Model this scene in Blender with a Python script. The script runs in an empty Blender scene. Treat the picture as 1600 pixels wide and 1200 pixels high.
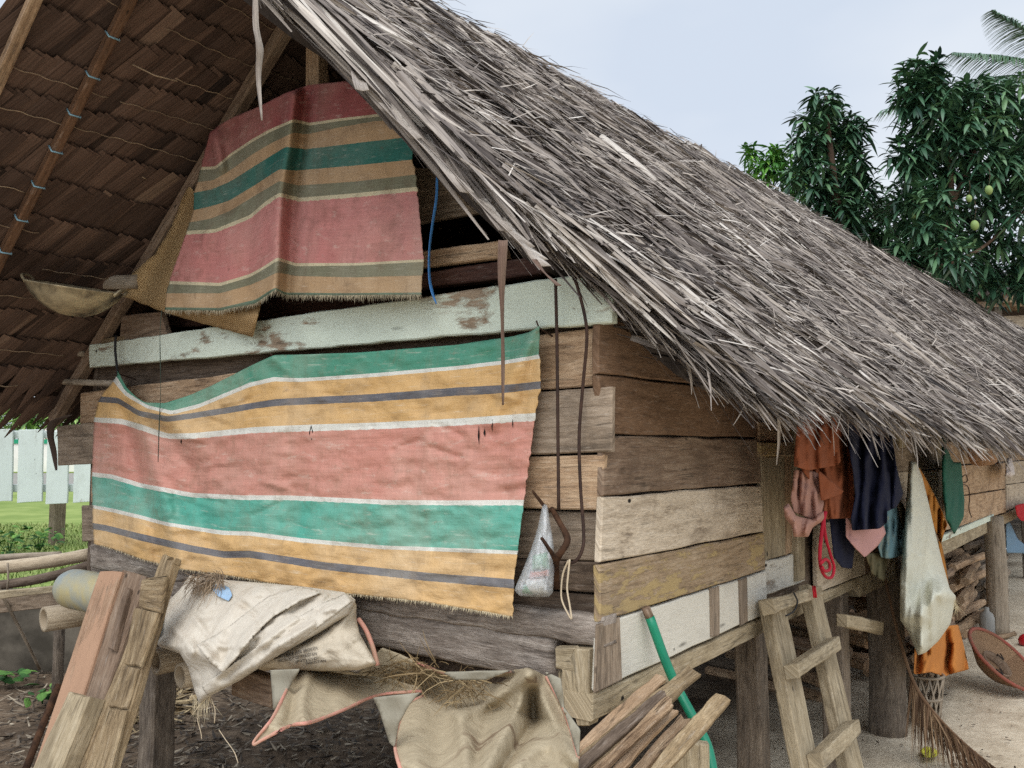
import bpy, bmesh, math, random
import numpy as np
from mathutils import Vector, noise as mnoise

random.seed(7)
rng = np.random.default_rng(11)
scene = bpy.context.scene
COL = scene.collection
rad = math.radians

# ------------------------------------------------------------------ camera
FPX = 1353.0
CAM = np.array([1.196, -2.039, 1.6])
YAW, PITCH = rad(36.5), math.atan(100 / FPX)
FH = np.array([-math.sin(YAW), math.cos(YAW), 0.0])
RT = np.array([math.cos(YAW), math.sin(YAW), 0.0])
FW = math.cos(PITCH) * FH + np.array([0, 0, math.sin(PITCH)])
UP = -math.sin(PITCH) * FH + np.array([0, 0, math.cos(PITCH)])
cam_d = bpy.data.cameras.new('camera')
cam_d.sensor_width = 36.0
cam_d.lens = 36.0 * FPX / 1600.0
cam_d.clip_start = 0.05
cam_d.clip_end = 3000
cam_o = bpy.data.objects.new('camera', cam_d)
COL.objects.link(cam_o)
cam_o.location = CAM
cam_o.rotation_euler = (math.pi / 2 + PITCH, 0, YAW)
scene.camera = cam_o

# ------------------------------------------------------------------ sky and sun (bright overcast)
SUN_EL, SUN_AZ = rad(55), rad(160)      # azimuth of the sun, clockwise from +Y
world = bpy.data.worlds.new('World')
scene.world = world
world.use_nodes = True
wt = world.node_tree
wt.nodes.clear()
wo = wt.nodes.new('ShaderNodeOutputWorld')
bg = wt.nodes.new('ShaderNodeBackground')
sky = wt.nodes.new('ShaderNodeTexSky')
sky.sky_type = 'NISHITA'
sky.sun_disc = False
sky.sun_elevation = SUN_EL
sky.sun_rotation = SUN_AZ
sky.air_density = 1.0
sky.dust_density = 3.0
sky.ozone_density = 1.0
tc = wt.nodes.new('ShaderNodeTexCoord')
mp = wt.nodes.new('ShaderNodeMapping')
mp.inputs['Scale'].default_value = (1.0, 1.0, 2.2)
cn = wt.nodes.new('ShaderNodeTexNoise')
cn.inputs['Scale'].default_value = 2.1
cn.inputs['Detail'].default_value = 4
cn.inputs['Roughness'].default_value = 0.45
cr = wt.nodes.new('ShaderNodeValToRGB')
cr.color_ramp.elements[0].position = 0.38
cr.color_ramp.elements[0].color = (6.7, 7.5, 8.7, 1)      # thin blue-grey cloud
cr.color_ramp.elements[1].position = 0.64
cr.color_ramp.elements[1].color = (8.4, 8.9, 9.5, 1)     # thick white cloud
mx = wt.nodes.new('ShaderNodeMixRGB')
mx.inputs['Fac'].default_value = 0.93
wt.links.new(tc.outputs['Generated'], mp.inputs['Vector'])
wt.links.new(mp.outputs['Vector'], cn.inputs['Vector'])
wt.links.new(cn.outputs['Fac'], cr.inputs['Fac'])
wt.links.new(sky.outputs['Color'], mx.inputs['Color1'])
wt.links.new(cr.outputs['Color'], mx.inputs['Color2'])
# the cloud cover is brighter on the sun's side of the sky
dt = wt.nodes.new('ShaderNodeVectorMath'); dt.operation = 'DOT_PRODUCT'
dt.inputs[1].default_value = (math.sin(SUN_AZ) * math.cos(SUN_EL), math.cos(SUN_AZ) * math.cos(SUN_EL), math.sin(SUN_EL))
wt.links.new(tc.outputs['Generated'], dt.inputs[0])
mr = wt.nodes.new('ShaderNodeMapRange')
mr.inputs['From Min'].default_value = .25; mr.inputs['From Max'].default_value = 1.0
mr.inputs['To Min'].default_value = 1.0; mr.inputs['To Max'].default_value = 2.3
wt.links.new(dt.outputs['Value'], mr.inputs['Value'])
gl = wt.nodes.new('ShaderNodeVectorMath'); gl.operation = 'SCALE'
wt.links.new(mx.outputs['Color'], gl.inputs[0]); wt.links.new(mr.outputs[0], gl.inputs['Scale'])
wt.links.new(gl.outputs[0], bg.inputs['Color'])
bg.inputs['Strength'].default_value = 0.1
wt.links.new(bg.outputs['Background'], wo.inputs['Surface'])

sun_d = bpy.data.lights.new('sun', 'SUN')
sun_d.energy = 1.5
sun_d.angle = rad(40)
sun_d.color = (1.0, 0.96, 0.9)
sun_o = bpy.data.objects.new('sun', sun_d)
COL.objects.link(sun_o)
sd = Vector((math.sin(SUN_AZ) * math.cos(SUN_EL), math.cos(SUN_AZ) * math.cos(SUN_EL), math.sin(SUN_EL)))
sun_o.rotation_euler = sd.to_track_quat('Z', 'Y').to_euler()
sun_o.location = sd * 30

scene.view_settings.view_transform = 'Standard'
scene.view_settings.look = 'None'
scene.view_settings.gamma = 1
scene.view_settings.exposure = 0.06
scene.cycles.max_bounces = 8
scene.cycles.diffuse_bounces = 5
scene.cycles.use_denoising = False
scene.cycles.use_adaptive_sampling = False
scene.cycles.sample_clamp_indirect = 4.0
scene.cycles.denoising_input_passes = 'RGB_ALBEDO_NORMAL'
scene.cycles.denoising_prefilter = 'NONE'

# ------------------------------------------------------------------ where things stand
def ray(px, py):
    return FW + RT * ((px - 800) / FPX) - UP * ((py - 600) / FPX)
def hit(px, py, p0, n):
    r = ray(px, py)
    n = np.asarray(n, float)
    return CAM + r * (np.dot(np.asarray(p0, float) - CAM, n) / np.dot(r, n))
def front(px, py, off=0.0):      # on (or off metres before) the front wall
    return hit(px, py, (0, -off, 0), (0, 1, 0))
def side(px, py, off=0.0):       # on (or off metres before) the side wall
    return hit(px, py, (off, 0, 0), (1, 0, 0))
def ground(px, py, z=0.0):
    return hit(px, py, (0, 0, z), (0, 0, 1))
def dep(px, py, d):
    return CAM + ray(px, py) * d

# ------------------------------------------------------------------ mesh builders
class MB:
    def __init__(s):
        s.v, s.f, s.uv, s.tone, s.mi = [], [], [], [], []
    def add(s, verts, faces, uvs=None, tone=0.5, mi=0):
        b = len(s.v)
        s.v += [tuple(map(float, p)) for p in verts]
        s.uv += [tuple(map(float, p)) for p in (uvs if uvs is not None else [(0, 0)] * len(verts))]
        if np.isscalar(tone):
            s.tone += [float(tone)] * len(verts)
        else:
            s.tone += [float(t) for t in tone]
        for f in faces:
            s.f.append(tuple(b + i for i in f))
            s.mi.append(mi)

WLOC = {}
def link(o, parent, loc):
    COL.objects.link(o)
    WLOC[o.name] = np.array(loc, float)
    if parent is not None:
        o.parent = parent
        o.location = np.array(loc) - WLOC[parent.name]
    else:
        o.location = loc

def tag(o, label=None, cat=None, group=None, kind=None):
    if label: o['label'] = label
    if cat: o['category'] = cat
    if group: o['group'] = group
    if kind: o['kind'] = kind
    return o

def empty(name, loc, label=None, cat=None, group=None):
    o = bpy.data.objects.new(name, None)
    o.empty_display_size = 0.1
    link(o, None, loc)
    return tag(o, label, cat, group)

def obj(name, mb, mats, parent=None, smooth=True, label=None, cat=None, group=None, kind=None, solid=0.0):
    if isinstance(mb, MB):
        v = np.array(mb.v)
        faces, mi = mb.f, mb.mi
        uv, tone = np.array(mb.uv), np.array(mb.tone)
    else:
        v, faces, uv, tone = mb
        mi = None
    lo, hi = v.min(0), v.max(0)
    base = np.array([(lo[0] + hi[0]) / 2, (lo[1] + hi[1]) / 2, lo[2]])
    me = bpy.data.meshes.new(name)
    if isinstance(faces, np.ndarray):
        n, k = faces.shape
        me.vertices.add(len(v)); me.vertices.foreach_set('co', (v - base).ravel())
        me.loops.add(n * k); me.loops.foreach_set('vertex_index', faces.ravel().astype(np.int32))
        me.polygons.add(n)
        me.polygons.foreach_set('loop_start', np.arange(0, n * k, k, dtype=np.int32))
        me.polygons.foreach_set('loop_total', np.full(n, k, dtype=np.int32))
        me.update(calc_edges=True)
        li = faces.ravel()
    else:
        me.from_pydata((v - base).tolist(), [], faces)
        li = np.zeros(len(me.loops), dtype=np.int32)
        me.loops.foreach_get('vertex_index', li)
    ul = me.uv_layers.new(name='UVMap')
    ul.data.foreach_set('uv', uv[li].ravel())
    at = me.attributes.new('tone', 'FLOAT', 'POINT')
    at.data.foreach_set('value', tone)
    if not isinstance(mats, (list, tuple)): mats = [mats]
    for m in mats: me.materials.append(m)
    if mi is not None and len(mats) > 1:
        me.polygons.foreach_set('material_index', np.array(mi, dtype=np.int32))
    me.polygons.foreach_set('use_smooth', [bool(smooth)] * len(me.polygons))
    me.update()
    o = bpy.data.objects.new(name, me)
    link(o, parent, base)
    if solid:
        md = o.modifiers.new('solid', 'SOLIDIFY')
        md.thickness = solid
        md.offset = 0
    return tag(o, label, cat, group, kind)

def nz(p, sc=1.0, seed=0.0):
    return mnoise.noise(Vector((p[0] * sc + seed, p[1] * sc - seed * 1.7, p[2] * sc + seed * 0.6)))

def slab(mb, tl, tr, br, bl, t, n=None, mi=0, jit=0.004, bev=0.004, endj=0.006, bow=0.002, seg=0.07, tone=None, ends=(0, 0)):
    """A sawn board: outer face tl tr br bl, thickness t behind it, chamfered and slightly uneven."""
    tl, tr, br, bl = [np.asarray(p, float) for p in (tl, tr, br, bl)]
    du, dv = (tr + br - tl - bl) / 2, (bl + br - tl - tr) / 2
    nn = np.cross(du, -dv); nn /= np.linalg.norm(nn)
    if n is None:
        if np.dot(nn, CAM - tl) < 0: nn = -nn
    else:
        n = np.asarray(n, float)
        if np.dot(nn, n) < 0: nn = -nn
    lu, lv = np.linalg.norm(du), np.linalg.norm(dv)
    along_u = lu >= lv
    nu, nv = max(2, int(lu / seg)), max(2, int(lv / seg))
    nu, nv = min(nu, 60), min(nv, 60)
    su = [0, min(.02, bev / lu)] + [i / nu for i in range(1, nu)] + [1 - min(.02, bev / lu), 1]
    sv = [0, min(.08, bev / lv)] + [i / nv for i in range(1, nv)] + [1 - min(.08, bev / lv), 1]
    sd_ = random.uniform(-50, 50)
    if tone is None: tone = random.uniform(.25, .75)
    ru, rv = random.uniform(0, 40), random.uniform(0, 40)
    U, Vn = len(su), len(sv)
    verts, uvs = [], []
    eu, ev = du / lu, dv / lv
    for layer in (0, 1):
        for j, b in enumerate(sv):
            for i, a in enumerate(su):
                p = (tl * (1 - a) + tr * a) * (1 - b) + (bl * (1 - a) + br * a) * b
                e = 0.0
                if i in (0, U - 1) or j in (0, Vn - 1): e = bev
                q = p * 1.0
                js = jit * nz(p, 6, sd_) + jit * .5 * nz(p, 25, sd_ + 9)
                es = endj * nz(p, 22, sd_ + 3) + endj * nz(p, 60, sd_ + 5) * .6
                if along_u:
                    if j in (0, 1): q = q - ev * js
                    if j in (Vn - 1, Vn - 2): q = q + ev * js
                    if i in (0, 1): q = q + eu * (es - ends[0] * abs(nz(p, 30, sd_ + 1)))
                    if i in (U - 1, U - 2): q = q + eu * (es - ends[1] * abs(nz(p, 30, sd_ + 2)))
                else:
                    if i in (0, 1): q = q - eu * js
                    if i in (U - 1, U - 2): q = q + eu * js
                    if j in (0, 1): q = q + ev * (es + ends[0] * abs(nz(p, 30, sd_ + 1)))
                    if j in (Vn - 1, Vn - 2): q = q + ev * (es - ends[1] * abs(nz(p, 30, sd_ + 2)))
                if layer == 0:
                    q = q + nn * (bow * nz(p, 3, sd_ + 7) - e)
                else:
                    q = q - nn * (t - e)
                verts.append(q)
                uu, vv = (a * lu, b * lv) if along_u else (b * lv, a * lu)
                uvs.append((uu + ru, vv + rv + layer * t))
    N = U * Vn
    faces = []
    flip = np.dot(np.cross(du, dv), nn) < 0
    def q4(a, b, c, d): faces.append((d, c, b, a) if flip else (a, b, c, d))
    for j in range(Vn - 1):
        for i in range(U - 1):
            k = j * U + i
            q4(k, k + 1, k + U + 1, k + U)
            q4(N + k + U, N + k + U + 1, N + k + 1, N + k)
    for i in range(U - 1):
        q4(N + i, N + i + 1, i + 1, i)
        k = (Vn - 1) * U + i
        q4(k, k + 1, N + k + 1, N + k)
    for j in range(Vn - 1):
        k = j * U
        q4(k, k + U, N + k + U, N + k)
        k = j * U + U - 1
        q4(N + k, N + k + U, k + U, k)
    mb.add(verts, faces, uvs, tone, mi)

def beam(mb, a, b, w, h, up=(0, 0, 1), mi=0, jit=0.003, tone=None, bev=.004, endj=.004, seg=.08):
    """Squared timber from a to b; w across, h along up."""
    a, b, up = np.asarray(a, float), np.asarray(b, float), np.asarray(up, float)
    d = b - a; d /= np.linalg.norm(d)
    s_ = np.cross(d, up); s_ /= np.linalg.norm(s_)
    u_ = np.cross(s_, d)
    slab(mb, a + s_ * w / 2 + u_ * h / 2, b + s_ * w / 2 + u_ * h / 2, b + s_ * w / 2 - u_ * h / 2, a + s_ * w / 2 - u_ * h / 2,
         w, n=s_, mi=mi, jit=jit, tone=tone, bev=bev, endj=endj, seg=seg)

def tube(mb, pts, r, sides=10, mi=0, tone=0.5, cap=True, rough=0.0, hollow=0.0, smooth_n=0):
    pts = [np.asarray(p, float) for p in pts]
    if smooth_n:
        pts = spline(pts, smooth_n)
    n = len(pts)
    if np.isscalar(r): rs = [r] * n
    else: rs = list(np.interp(np.linspace(0, 1, n), np.linspace(0, 1, len(r)), r))
    verts, uvs, faces = [], [], []
    t0 = pts[1] - pts[0]; t0 /= np.linalg.norm(t0)
    ref = np.array([0, 0, 1.0]) if abs(t0[2]) < .9 else np.array([1.0, 0, 0])
    x = np.cross(ref, t0); x /= np.linalg.norm(x)
    L = 0; ru = random.uniform(0, 30); sd_ = random.uniform(-40, 40)
    for i in range(n):
        t = pts[min(i + 1, n - 1)] - pts[max(i - 1, 0)]
        t /= max(np.linalg.norm(t), 1e-9)
        x = x - t * np.dot(x, t); x /= np.linalg.norm(x)
        y = np.cross(t, x)
        if i: L += np.linalg.norm(pts[i] - pts[i - 1])
        for k in range(sides + 1):
            an = 2 * math.pi * (k % sides) / sides
            d = x * math.cos(an) + y * math.sin(an)
            rr = rs[i]
            if rough: rr *= 1 + rough * nz(pts[i] + d * rs[i] * 2, 7, sd_) + rough * .5 * nz(pts[i] + d * rs[i] * 2, 23, sd_)
            verts.append(pts[i] + d * rr)
            uvs.append((L + ru, k / sides * 2 * math.pi * max(rs) + ru))
    S = sides + 1
    for i in range(n - 1):
        for k in range(sides):
            a = i * S + k
            faces.append((a, a + 1, a + S + 1, a + S))
    if hollow:
        for end in (0, n - 1):
            b = len(verts)
            ring = [verts[end * S + k] for k in range(sides)]
            c = pts[end]
            tt = (pts[1] - pts[0]) if end == 0 else (pts[-2] - pts[-1])
            tt = tt / np.linalg.norm(tt)
            for k in range(sides):
                verts.append(c + (ring[k] - c) * hollow); uvs.append((0, 0))
            for k in range(sides):
                verts.append(c + (ring[k] - c) * hollow + tt * rs[end] * 6); uvs.append((.1, 0))
            for k in range(sides):
                k2 = (k + 1) % sides
                fs = [(end * S + k, end * S + k2, b + k2, b + k), (b + k, b + k2, b + sides + k2, b + sides + k)]
                for f in fs: faces.append(f if end else f[::-1])
            faces.append(tuple(range(b + sides, b + 2 * sides)))
    elif cap:
        faces.append(tuple(range(sides))[::-1])
        faces.append(tuple((n - 1) * S + k for k in range(sides)))
    mb.add(verts, faces, uvs, tone, mi)

def spline(pts, k=6):
    pts = [np.asarray(p, float) for p in pts]
    P = [2 * pts[0] - pts[1]] + pts + [2 * pts[-1] - pts[-2]]
    out = []
    for i in range(1, len(P) - 2):
        for j in range(k):
            t = j / k
            out.append(.5 * ((2 * P[i]) + (P[i + 1] - P[i - 1]) * t + (2 * P[i - 1] - 5 * P[i] + 4 * P[i + 1] - P[i + 2]) * t * t
                             + (3 * P[i] - P[i - 1] - 3 * P[i + 1] + P[i + 2]) * t ** 3))
    out.append(pts[-1])
    return out

def lathe(mb, c, axis, prof, sides=32, mi=0, tone=.5, wob=0.0):
    """prof: list of (radius, height along axis)"""
    axis = np.asarray(axis, float); axis /= np.linalg.norm(axis)
    ref = np.array([0, 0, 1.0]) if abs(axis[2]) < .9 else np.array([1.0, 0, 0])
    x = np.cross(ref, axis); x /= np.linalg.norm(x); y = np.cross(axis, x)
    verts, uvs, faces = [], [], []
    for i, (r, h) in enumerate(prof):
        for k in range(sides + 1):
            an = 2 * math.pi * (k % sides) / sides
            q = np.asarray(c) + axis * h + (x * math.cos(an) + y * math.sin(an)) * r
            if wob: q = q + (q - c) * wob * nz(q, 9)
            verts.append(q); uvs.append((k / sides, i / max(1, len(prof) - 1)))
    S = sides + 1
    for i in range(len(prof) - 1):
        for k in range(sides):
            a = i * S + k
            faces.append((a, a + 1, a + S + 1, a + S))
    mb.add(verts, faces, uvs, tone, mi)

# sheets -------------------------------------------------------------
def seg_dist(P, poly, closed=True):
    P = np.asarray(P, float); poly = np.asarray(poly, float)
    best = np.full(len(P), 1e9); near = np.zeros_like(P)
    m = len(poly) if closed else len(poly) - 1
    for i in range(m):
        a, b = poly[i], poly[(i + 1) % len(poly)]
        ab = b - a
        t = np.clip(((P - a) @ ab) / max(ab @ ab, 1e-9), 0, 1)
        q = a + t[:, None] * ab
        d = np.hypot(*(P - q).T)
        k = d < best
        best[k] = d[k]; near[k] = q[k]
    return best, near

def in_poly(P, poly):
    x, y = P[:, 0], P[:, 1]
    r = np.zeros(len(P), bool)
    n = len(poly); j = n - 1
    for i in range(n):
        xi, yi = poly[i]; xj, yj = poly[j]
        c = ((yi > y) != (yj > y)) & (x < (xj - xi) * (y - yi) / (yj - yi + 1e-12) + xi)
        r ^= c; j = i
    return r

class Relief:
    """Height of a hanging sheet in metres, from folds and noise."""
    def __init__(s, base=0.0):
        s.base, s.items = base, []
    def fold(s, pts, amp, w, flat=False):
        s.items.append(('f', np.array(pts, float), amp, w)); return s
    def crease(s, pts, amp, w):
        s.items.append(('c', np.array(pts, float), amp, w)); return s
    def crumple(s, box, n, amp, w, ln, ang=(-3.14, 3.14), seed=0):
        r = random.Random(seed)
        for _ in range(n):
            x, y, a, l = r.uniform(box[0], box[2]), r.uniform(box[1], box[3]), r.uniform(*ang), r.uniform(*ln)
            k = r.uniform(-.25, .25) * l
            s.crease([(x, y), (x + math.cos(a) * l / 2 - math.sin(a) * k, y + math.sin(a) * l / 2 + math.cos(a) * k), (x + math.cos(a) * l, y + math.sin(a) * l)], r.choice((-1, 1)) * r.uniform(*amp), r.uniform(*w))
        return s
    def step(s, pts, amp, w):
        s.items.append(('s', np.array(pts, float), amp, w)); return s
    def noise(s, amp, sx, sy, seed=0):
        s.items.append(('n', amp, sx, sy, seed)); return s
    def wave(s, amp, period, lean=0.0, seed=0, grow=None):
        s.items.append(('w', amp, period, lean, seed, grow)); return s
    def pillow(s, amp, w):
        s.items.append(('p', amp, w)); return s
    def tilt(s, fn):
        s.items.append(('t', fn)); return s
    def __call__(s, P, d=None):
        P = np.asarray(P, float)
        h = np.full(len(P), float(s.base))
        for it in s.items:
            if it[0] == 'f':
                q, _ = seg_dist(P, it[1], False)
                h += it[2] * np.exp(-(q / it[3]) ** 2)
            elif it[0] == 'c':
                q, near = seg_dist(P, it[1], False)
                e0, e1 = it[1][0], it[1][-1]; L_ = np.linalg.norm(e1 - e0) + 1e-6
                de = np.minimum(np.hypot(*(near - e0).T), np.hypot(*(near - e1).T)) / L_
                h += it[2] * np.exp(-q / it[3]) * np.clip(de * 4 + .05, 0, 1)
            elif it[0] == 's':
                a, b = it[1][0], it[1][1]
                t = (b - a) / np.linalg.norm(b - a)
                sdist = (P - a) @ np.array([-t[1], t[0]])
                h += it[2] / (1 + np.exp(-sdist / it[3]))
            elif it[0] == 'n':
                _, amp, sx, sy, seed = it
                h += np.array([amp * mnoise.noise(Vector((p[0] / sx + seed, p[1] / sy, seed * 1.3))) for p in P])
            elif it[0] == 'w':
                _, amp, per, lean, seed, grow = it
                ph = np.array([5.0 * mnoise.noise(Vector((p[0] / 45, p[1] / 140, seed))) for p in P])
                g = np.array([max(.1, .5 + 1.2 * mnoise.noise(Vector((p[0] / 28 + 7, p[1] / 70, seed + 3)))) for p in P])
                h += amp * g * np.sin((P[:, 0] + lean * P[:, 1]) / per * 2 * math.pi + ph + seed)
            elif it[0] == 'p' and d is not None:
                h += it[1] * np.sqrt(np.clip(1 - (1 - np.clip(d / it[2], 0, 1)) ** 2, 0, 1))
            elif it[0] == 't':
                h += it[1](P)
        return h

def poly_sheet(mb, poly, place, relief, step=5.0, back=None, mi=0, tone=.5, axes=(0, 2), ragged=0.0):
    """A sheet with an irregular outline; with back it is a closed body (sack, bag)."""
    poly = np.array(poly, float)
    if ragged:
        q = []
        for i in range(len(poly)):
            a, b = poly[i], poly[(i + 1) % len(poly)]
            k = max(1, int(np.linalg.norm(b - a) / (step * 1.2)))
            for j in range(k):
                p = a + (b - a) * j / k
                q.append(p + rng.normal(0, ragged, 2))
        poly = np.array(q)
    lo, hi = poly.min(0) - step, poly.max(0) + step
    nx, ny = int((hi[0] - lo[0]) / step) + 1, int((hi[1] - lo[1]) / step) + 1
    X, Y = np.meshgrid(lo[0] + step * np.arange(nx + 1), lo[1] + step * np.arange(ny + 1))
    P = np.stack([X.ravel(), Y.ravel()], 1)
    cx = (X[:-1, :-1] + step / 2).ravel(); cy = (Y[:-1, :-1] + step / 2).ravel()
    keep = in_poly(np.stack([cx, cy], 1), poly).reshape(ny, nx)
    idx = np.arange(len(P)).reshape(ny + 1, nx + 1)
    cells = [(idx[j, i], idx[j, i + 1], idx[j + 1, i + 1], idx[j + 1, i]) for j in range(ny) for i in range(nx) if keep[j, i]]
    cnt = {}
    for c in cells:
        for k in c: cnt[k] = cnt.get(k, 0) + 1
    used = sorted(cnt)
    remap = {k: i for i, k in enumerate(used)}
    Pu = P[used].copy()
    d, near = seg_dist(Pu, poly)
    bnd = np.array([cnt[k] < 4 for k in used])
    sn = bnd & (d < step * 1.5)
    Pu[sn] = near[sn]
    d, _ = seg_dist(Pu, poly)
    d[bnd] = 0
    h = relief(Pu, d)
    v = [place(p[0], p[1], hh) for p, hh in zip(Pu, h)]
    uv = [(q[axes[0]], q[axes[1]]) for q in v]
    fs = [tuple(remap[k] for k in c) for c in cells]
    if back is None:
        mb.add(v, [f[::-1] for f in fs], uv, tone, mi)
    else:
        hb = np.where(bnd, h, back(Pu, d)) if callable(back) else np.where(bnd, h, np.minimum(h - .004, back))
        vb = [place(p[0], p[1], hh) for p, hh in zip(Pu, hb)]
        n = len(v); m2 = {}
        allv = list(v); alluv = list(uv)
        for i in range(n):
            if bnd[i]: m2[i] = i
            else:
                m2[i] = len(allv); allv.append(vb[i]); alluv.append(uv[i])
        mb.add(allv, [f[::-1] for f in fs] + [tuple(m2[k] for k in f) for f in fs], alluv, tone, mi)
    return relief

def row_sheet(mb, rows, place, relief, ncol=90, dense=6.0, mi=0, smooth=2, edge=1.2):
    """A striped cloth: each row is the line of one stripe boundary; v counts the stripes."""
    R = []
    for r in rows:
        r = np.array(r, float)
        xs = np.linspace(r[0, 0], r[-1, 0], ncol)
        ys = np.interp(xs, r[:, 0], r[:, 1])
        for _ in range(smooth):
            ys[1:-1] = .25 * ys[:-2] + .5 * ys[1:-1] + .25 * ys[2:]
        R.append(np.stack([xs, ys], 1))
    G, V_ = [], []
    for k in range(len(R) - 1):
        gap = np.abs(R[k + 1][:, 1] - R[k][:, 1]).mean()
        m = max(1, int(gap / dense))
        for j in range(m):
            t = j / m
            G.append(R[k] * (1 - t) + R[k + 1] * t); V_.append((k + t) / (len(R) - 1))
    G.append(R[-1]); V_.append(1.0)
    for i, g in enumerate(G):
        g[0, 0] += edge * mnoise.noise(Vector((i * .37, 1, 2))); g[-1, 0] += 2 * edge * mnoise.noise(Vector((i * .41, 5, 2)))
    G = np.array(G); nr = len(G)
    P = G.reshape(-1, 2)
    h = relief(P)
    v = [place(p[0], p[1], hh) for p, hh in zip(P, h)]
    uv = []
    for i in range(nr):
        for j in range(ncol):
            uv.append((j / (ncol - 1) * 3.0, V_[i]))
    fs = []
    for i in range(nr - 1):
        for j in range(ncol - 1):
            a = i * ncol + j
            fs.append((a, a + ncol, a + ncol + 1, a + 1))
    mb.add(v, fs, uv, .5, mi)

# many thin ribbons at once (thatch, leaves, grass) ---------------------
def ribbons(root, d, nrm, L, w, tone, segs=3, droop=0.0, lift=0.0, shape='strand', fold=0.0, curl=0.0):
    """Returns (verts, quads, uv, tone). root,d,nrm: (N,3); droop bends against nrm... towards -Z; fold gives a V section."""
    N = len(root)
    d = d / np.linalg.norm(d, axis=1)[:, None]
    s = np.cross(d, nrm); s /= np.linalg.norm(s, axis=1)[:, None] + 1e-9
    nn = np.cross(s, d)
    L = np.broadcast_to(L, (N,)); w = np.broadcast_to(w, (N,)); tone = np.broadcast_to(tone, (N,))
    droop = np.broadcast_to(droop, (N,)); lift = np.broadcast_to(lift, (N,)); curl = np.broadcast_to(curl, (N,))
    cols = 3 if fold else 2
    V = np.zeros((N, segs + 1, cols, 3)); UVs = np.zeros((N, segs + 1, cols, 2))
    ru = rng.uniform(0, 20, N)
    for i in range(segs + 1):
        t = i / segs
        if shape == 'strand': wt_ = 1.0 if t < .7 else 1 - .75 * (t - .7) / .3
        elif shape == 'leaf': wt_ = max(.04, math.sin(math.pi * min(1, t * .97 + .03)) ** .75)
        elif shape == 'blade': wt_ = max(.06, 1 - t ** 1.5)
        c = root + d * (L * t)[:, None] + nn * (lift * t)[:, None] + np.array([0, 0, -1.0]) * (droop * L * t * t)[:, None] + s * (curl * L * t * t)[:, None]
        for k in range(cols):
            o = (k / (cols - 1) - .5)
            off = s * (w * wt_ * o)[:, None]
            if fold and k == 1: off = off + nn * (w * wt_ * fold)[:, None]
            V[:, i, k] = c + off
            UVs[:, i, k, 0] = ru + L * t; UVs[:, i, k, 1] = ru * 1.7 + w * (o + .5)
    idx = np.arange(N * (segs + 1) * cols).reshape(N, segs + 1, cols)
    q = np.stack([idx[:, :-1, :-1], idx[:, :-1, 1:], idx[:, 1:, 1:], idx[:, 1:, :-1]], -1).reshape(-1, 4)
    T = np.repeat(tone, (segs + 1) * cols)
    return V.reshape(-1, 3), q, UVs.reshape(-1, 2), T

def merge(*parts):
    V, Q, U, T = [], [], [], []; b = 0
    for v, q, u, t in parts:
        V.append(v); Q.append(q + b); U.append(u); T.append(t); b += len(v)
    return np.concatenate(V), np.concatenate(Q), np.concatenate(U), np.concatenate(T)

# ------------------------------------------------------------------ materials
def lin(r, g, b, k=1.0):
    f = lambda c: (c / 255 / 12.92) if c / 255 <= .04045 else ((c / 255 + .055) / 1.055) ** 2.4
    return (f(r) * k, f(g) * k, f(b) * k, 1)

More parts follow.
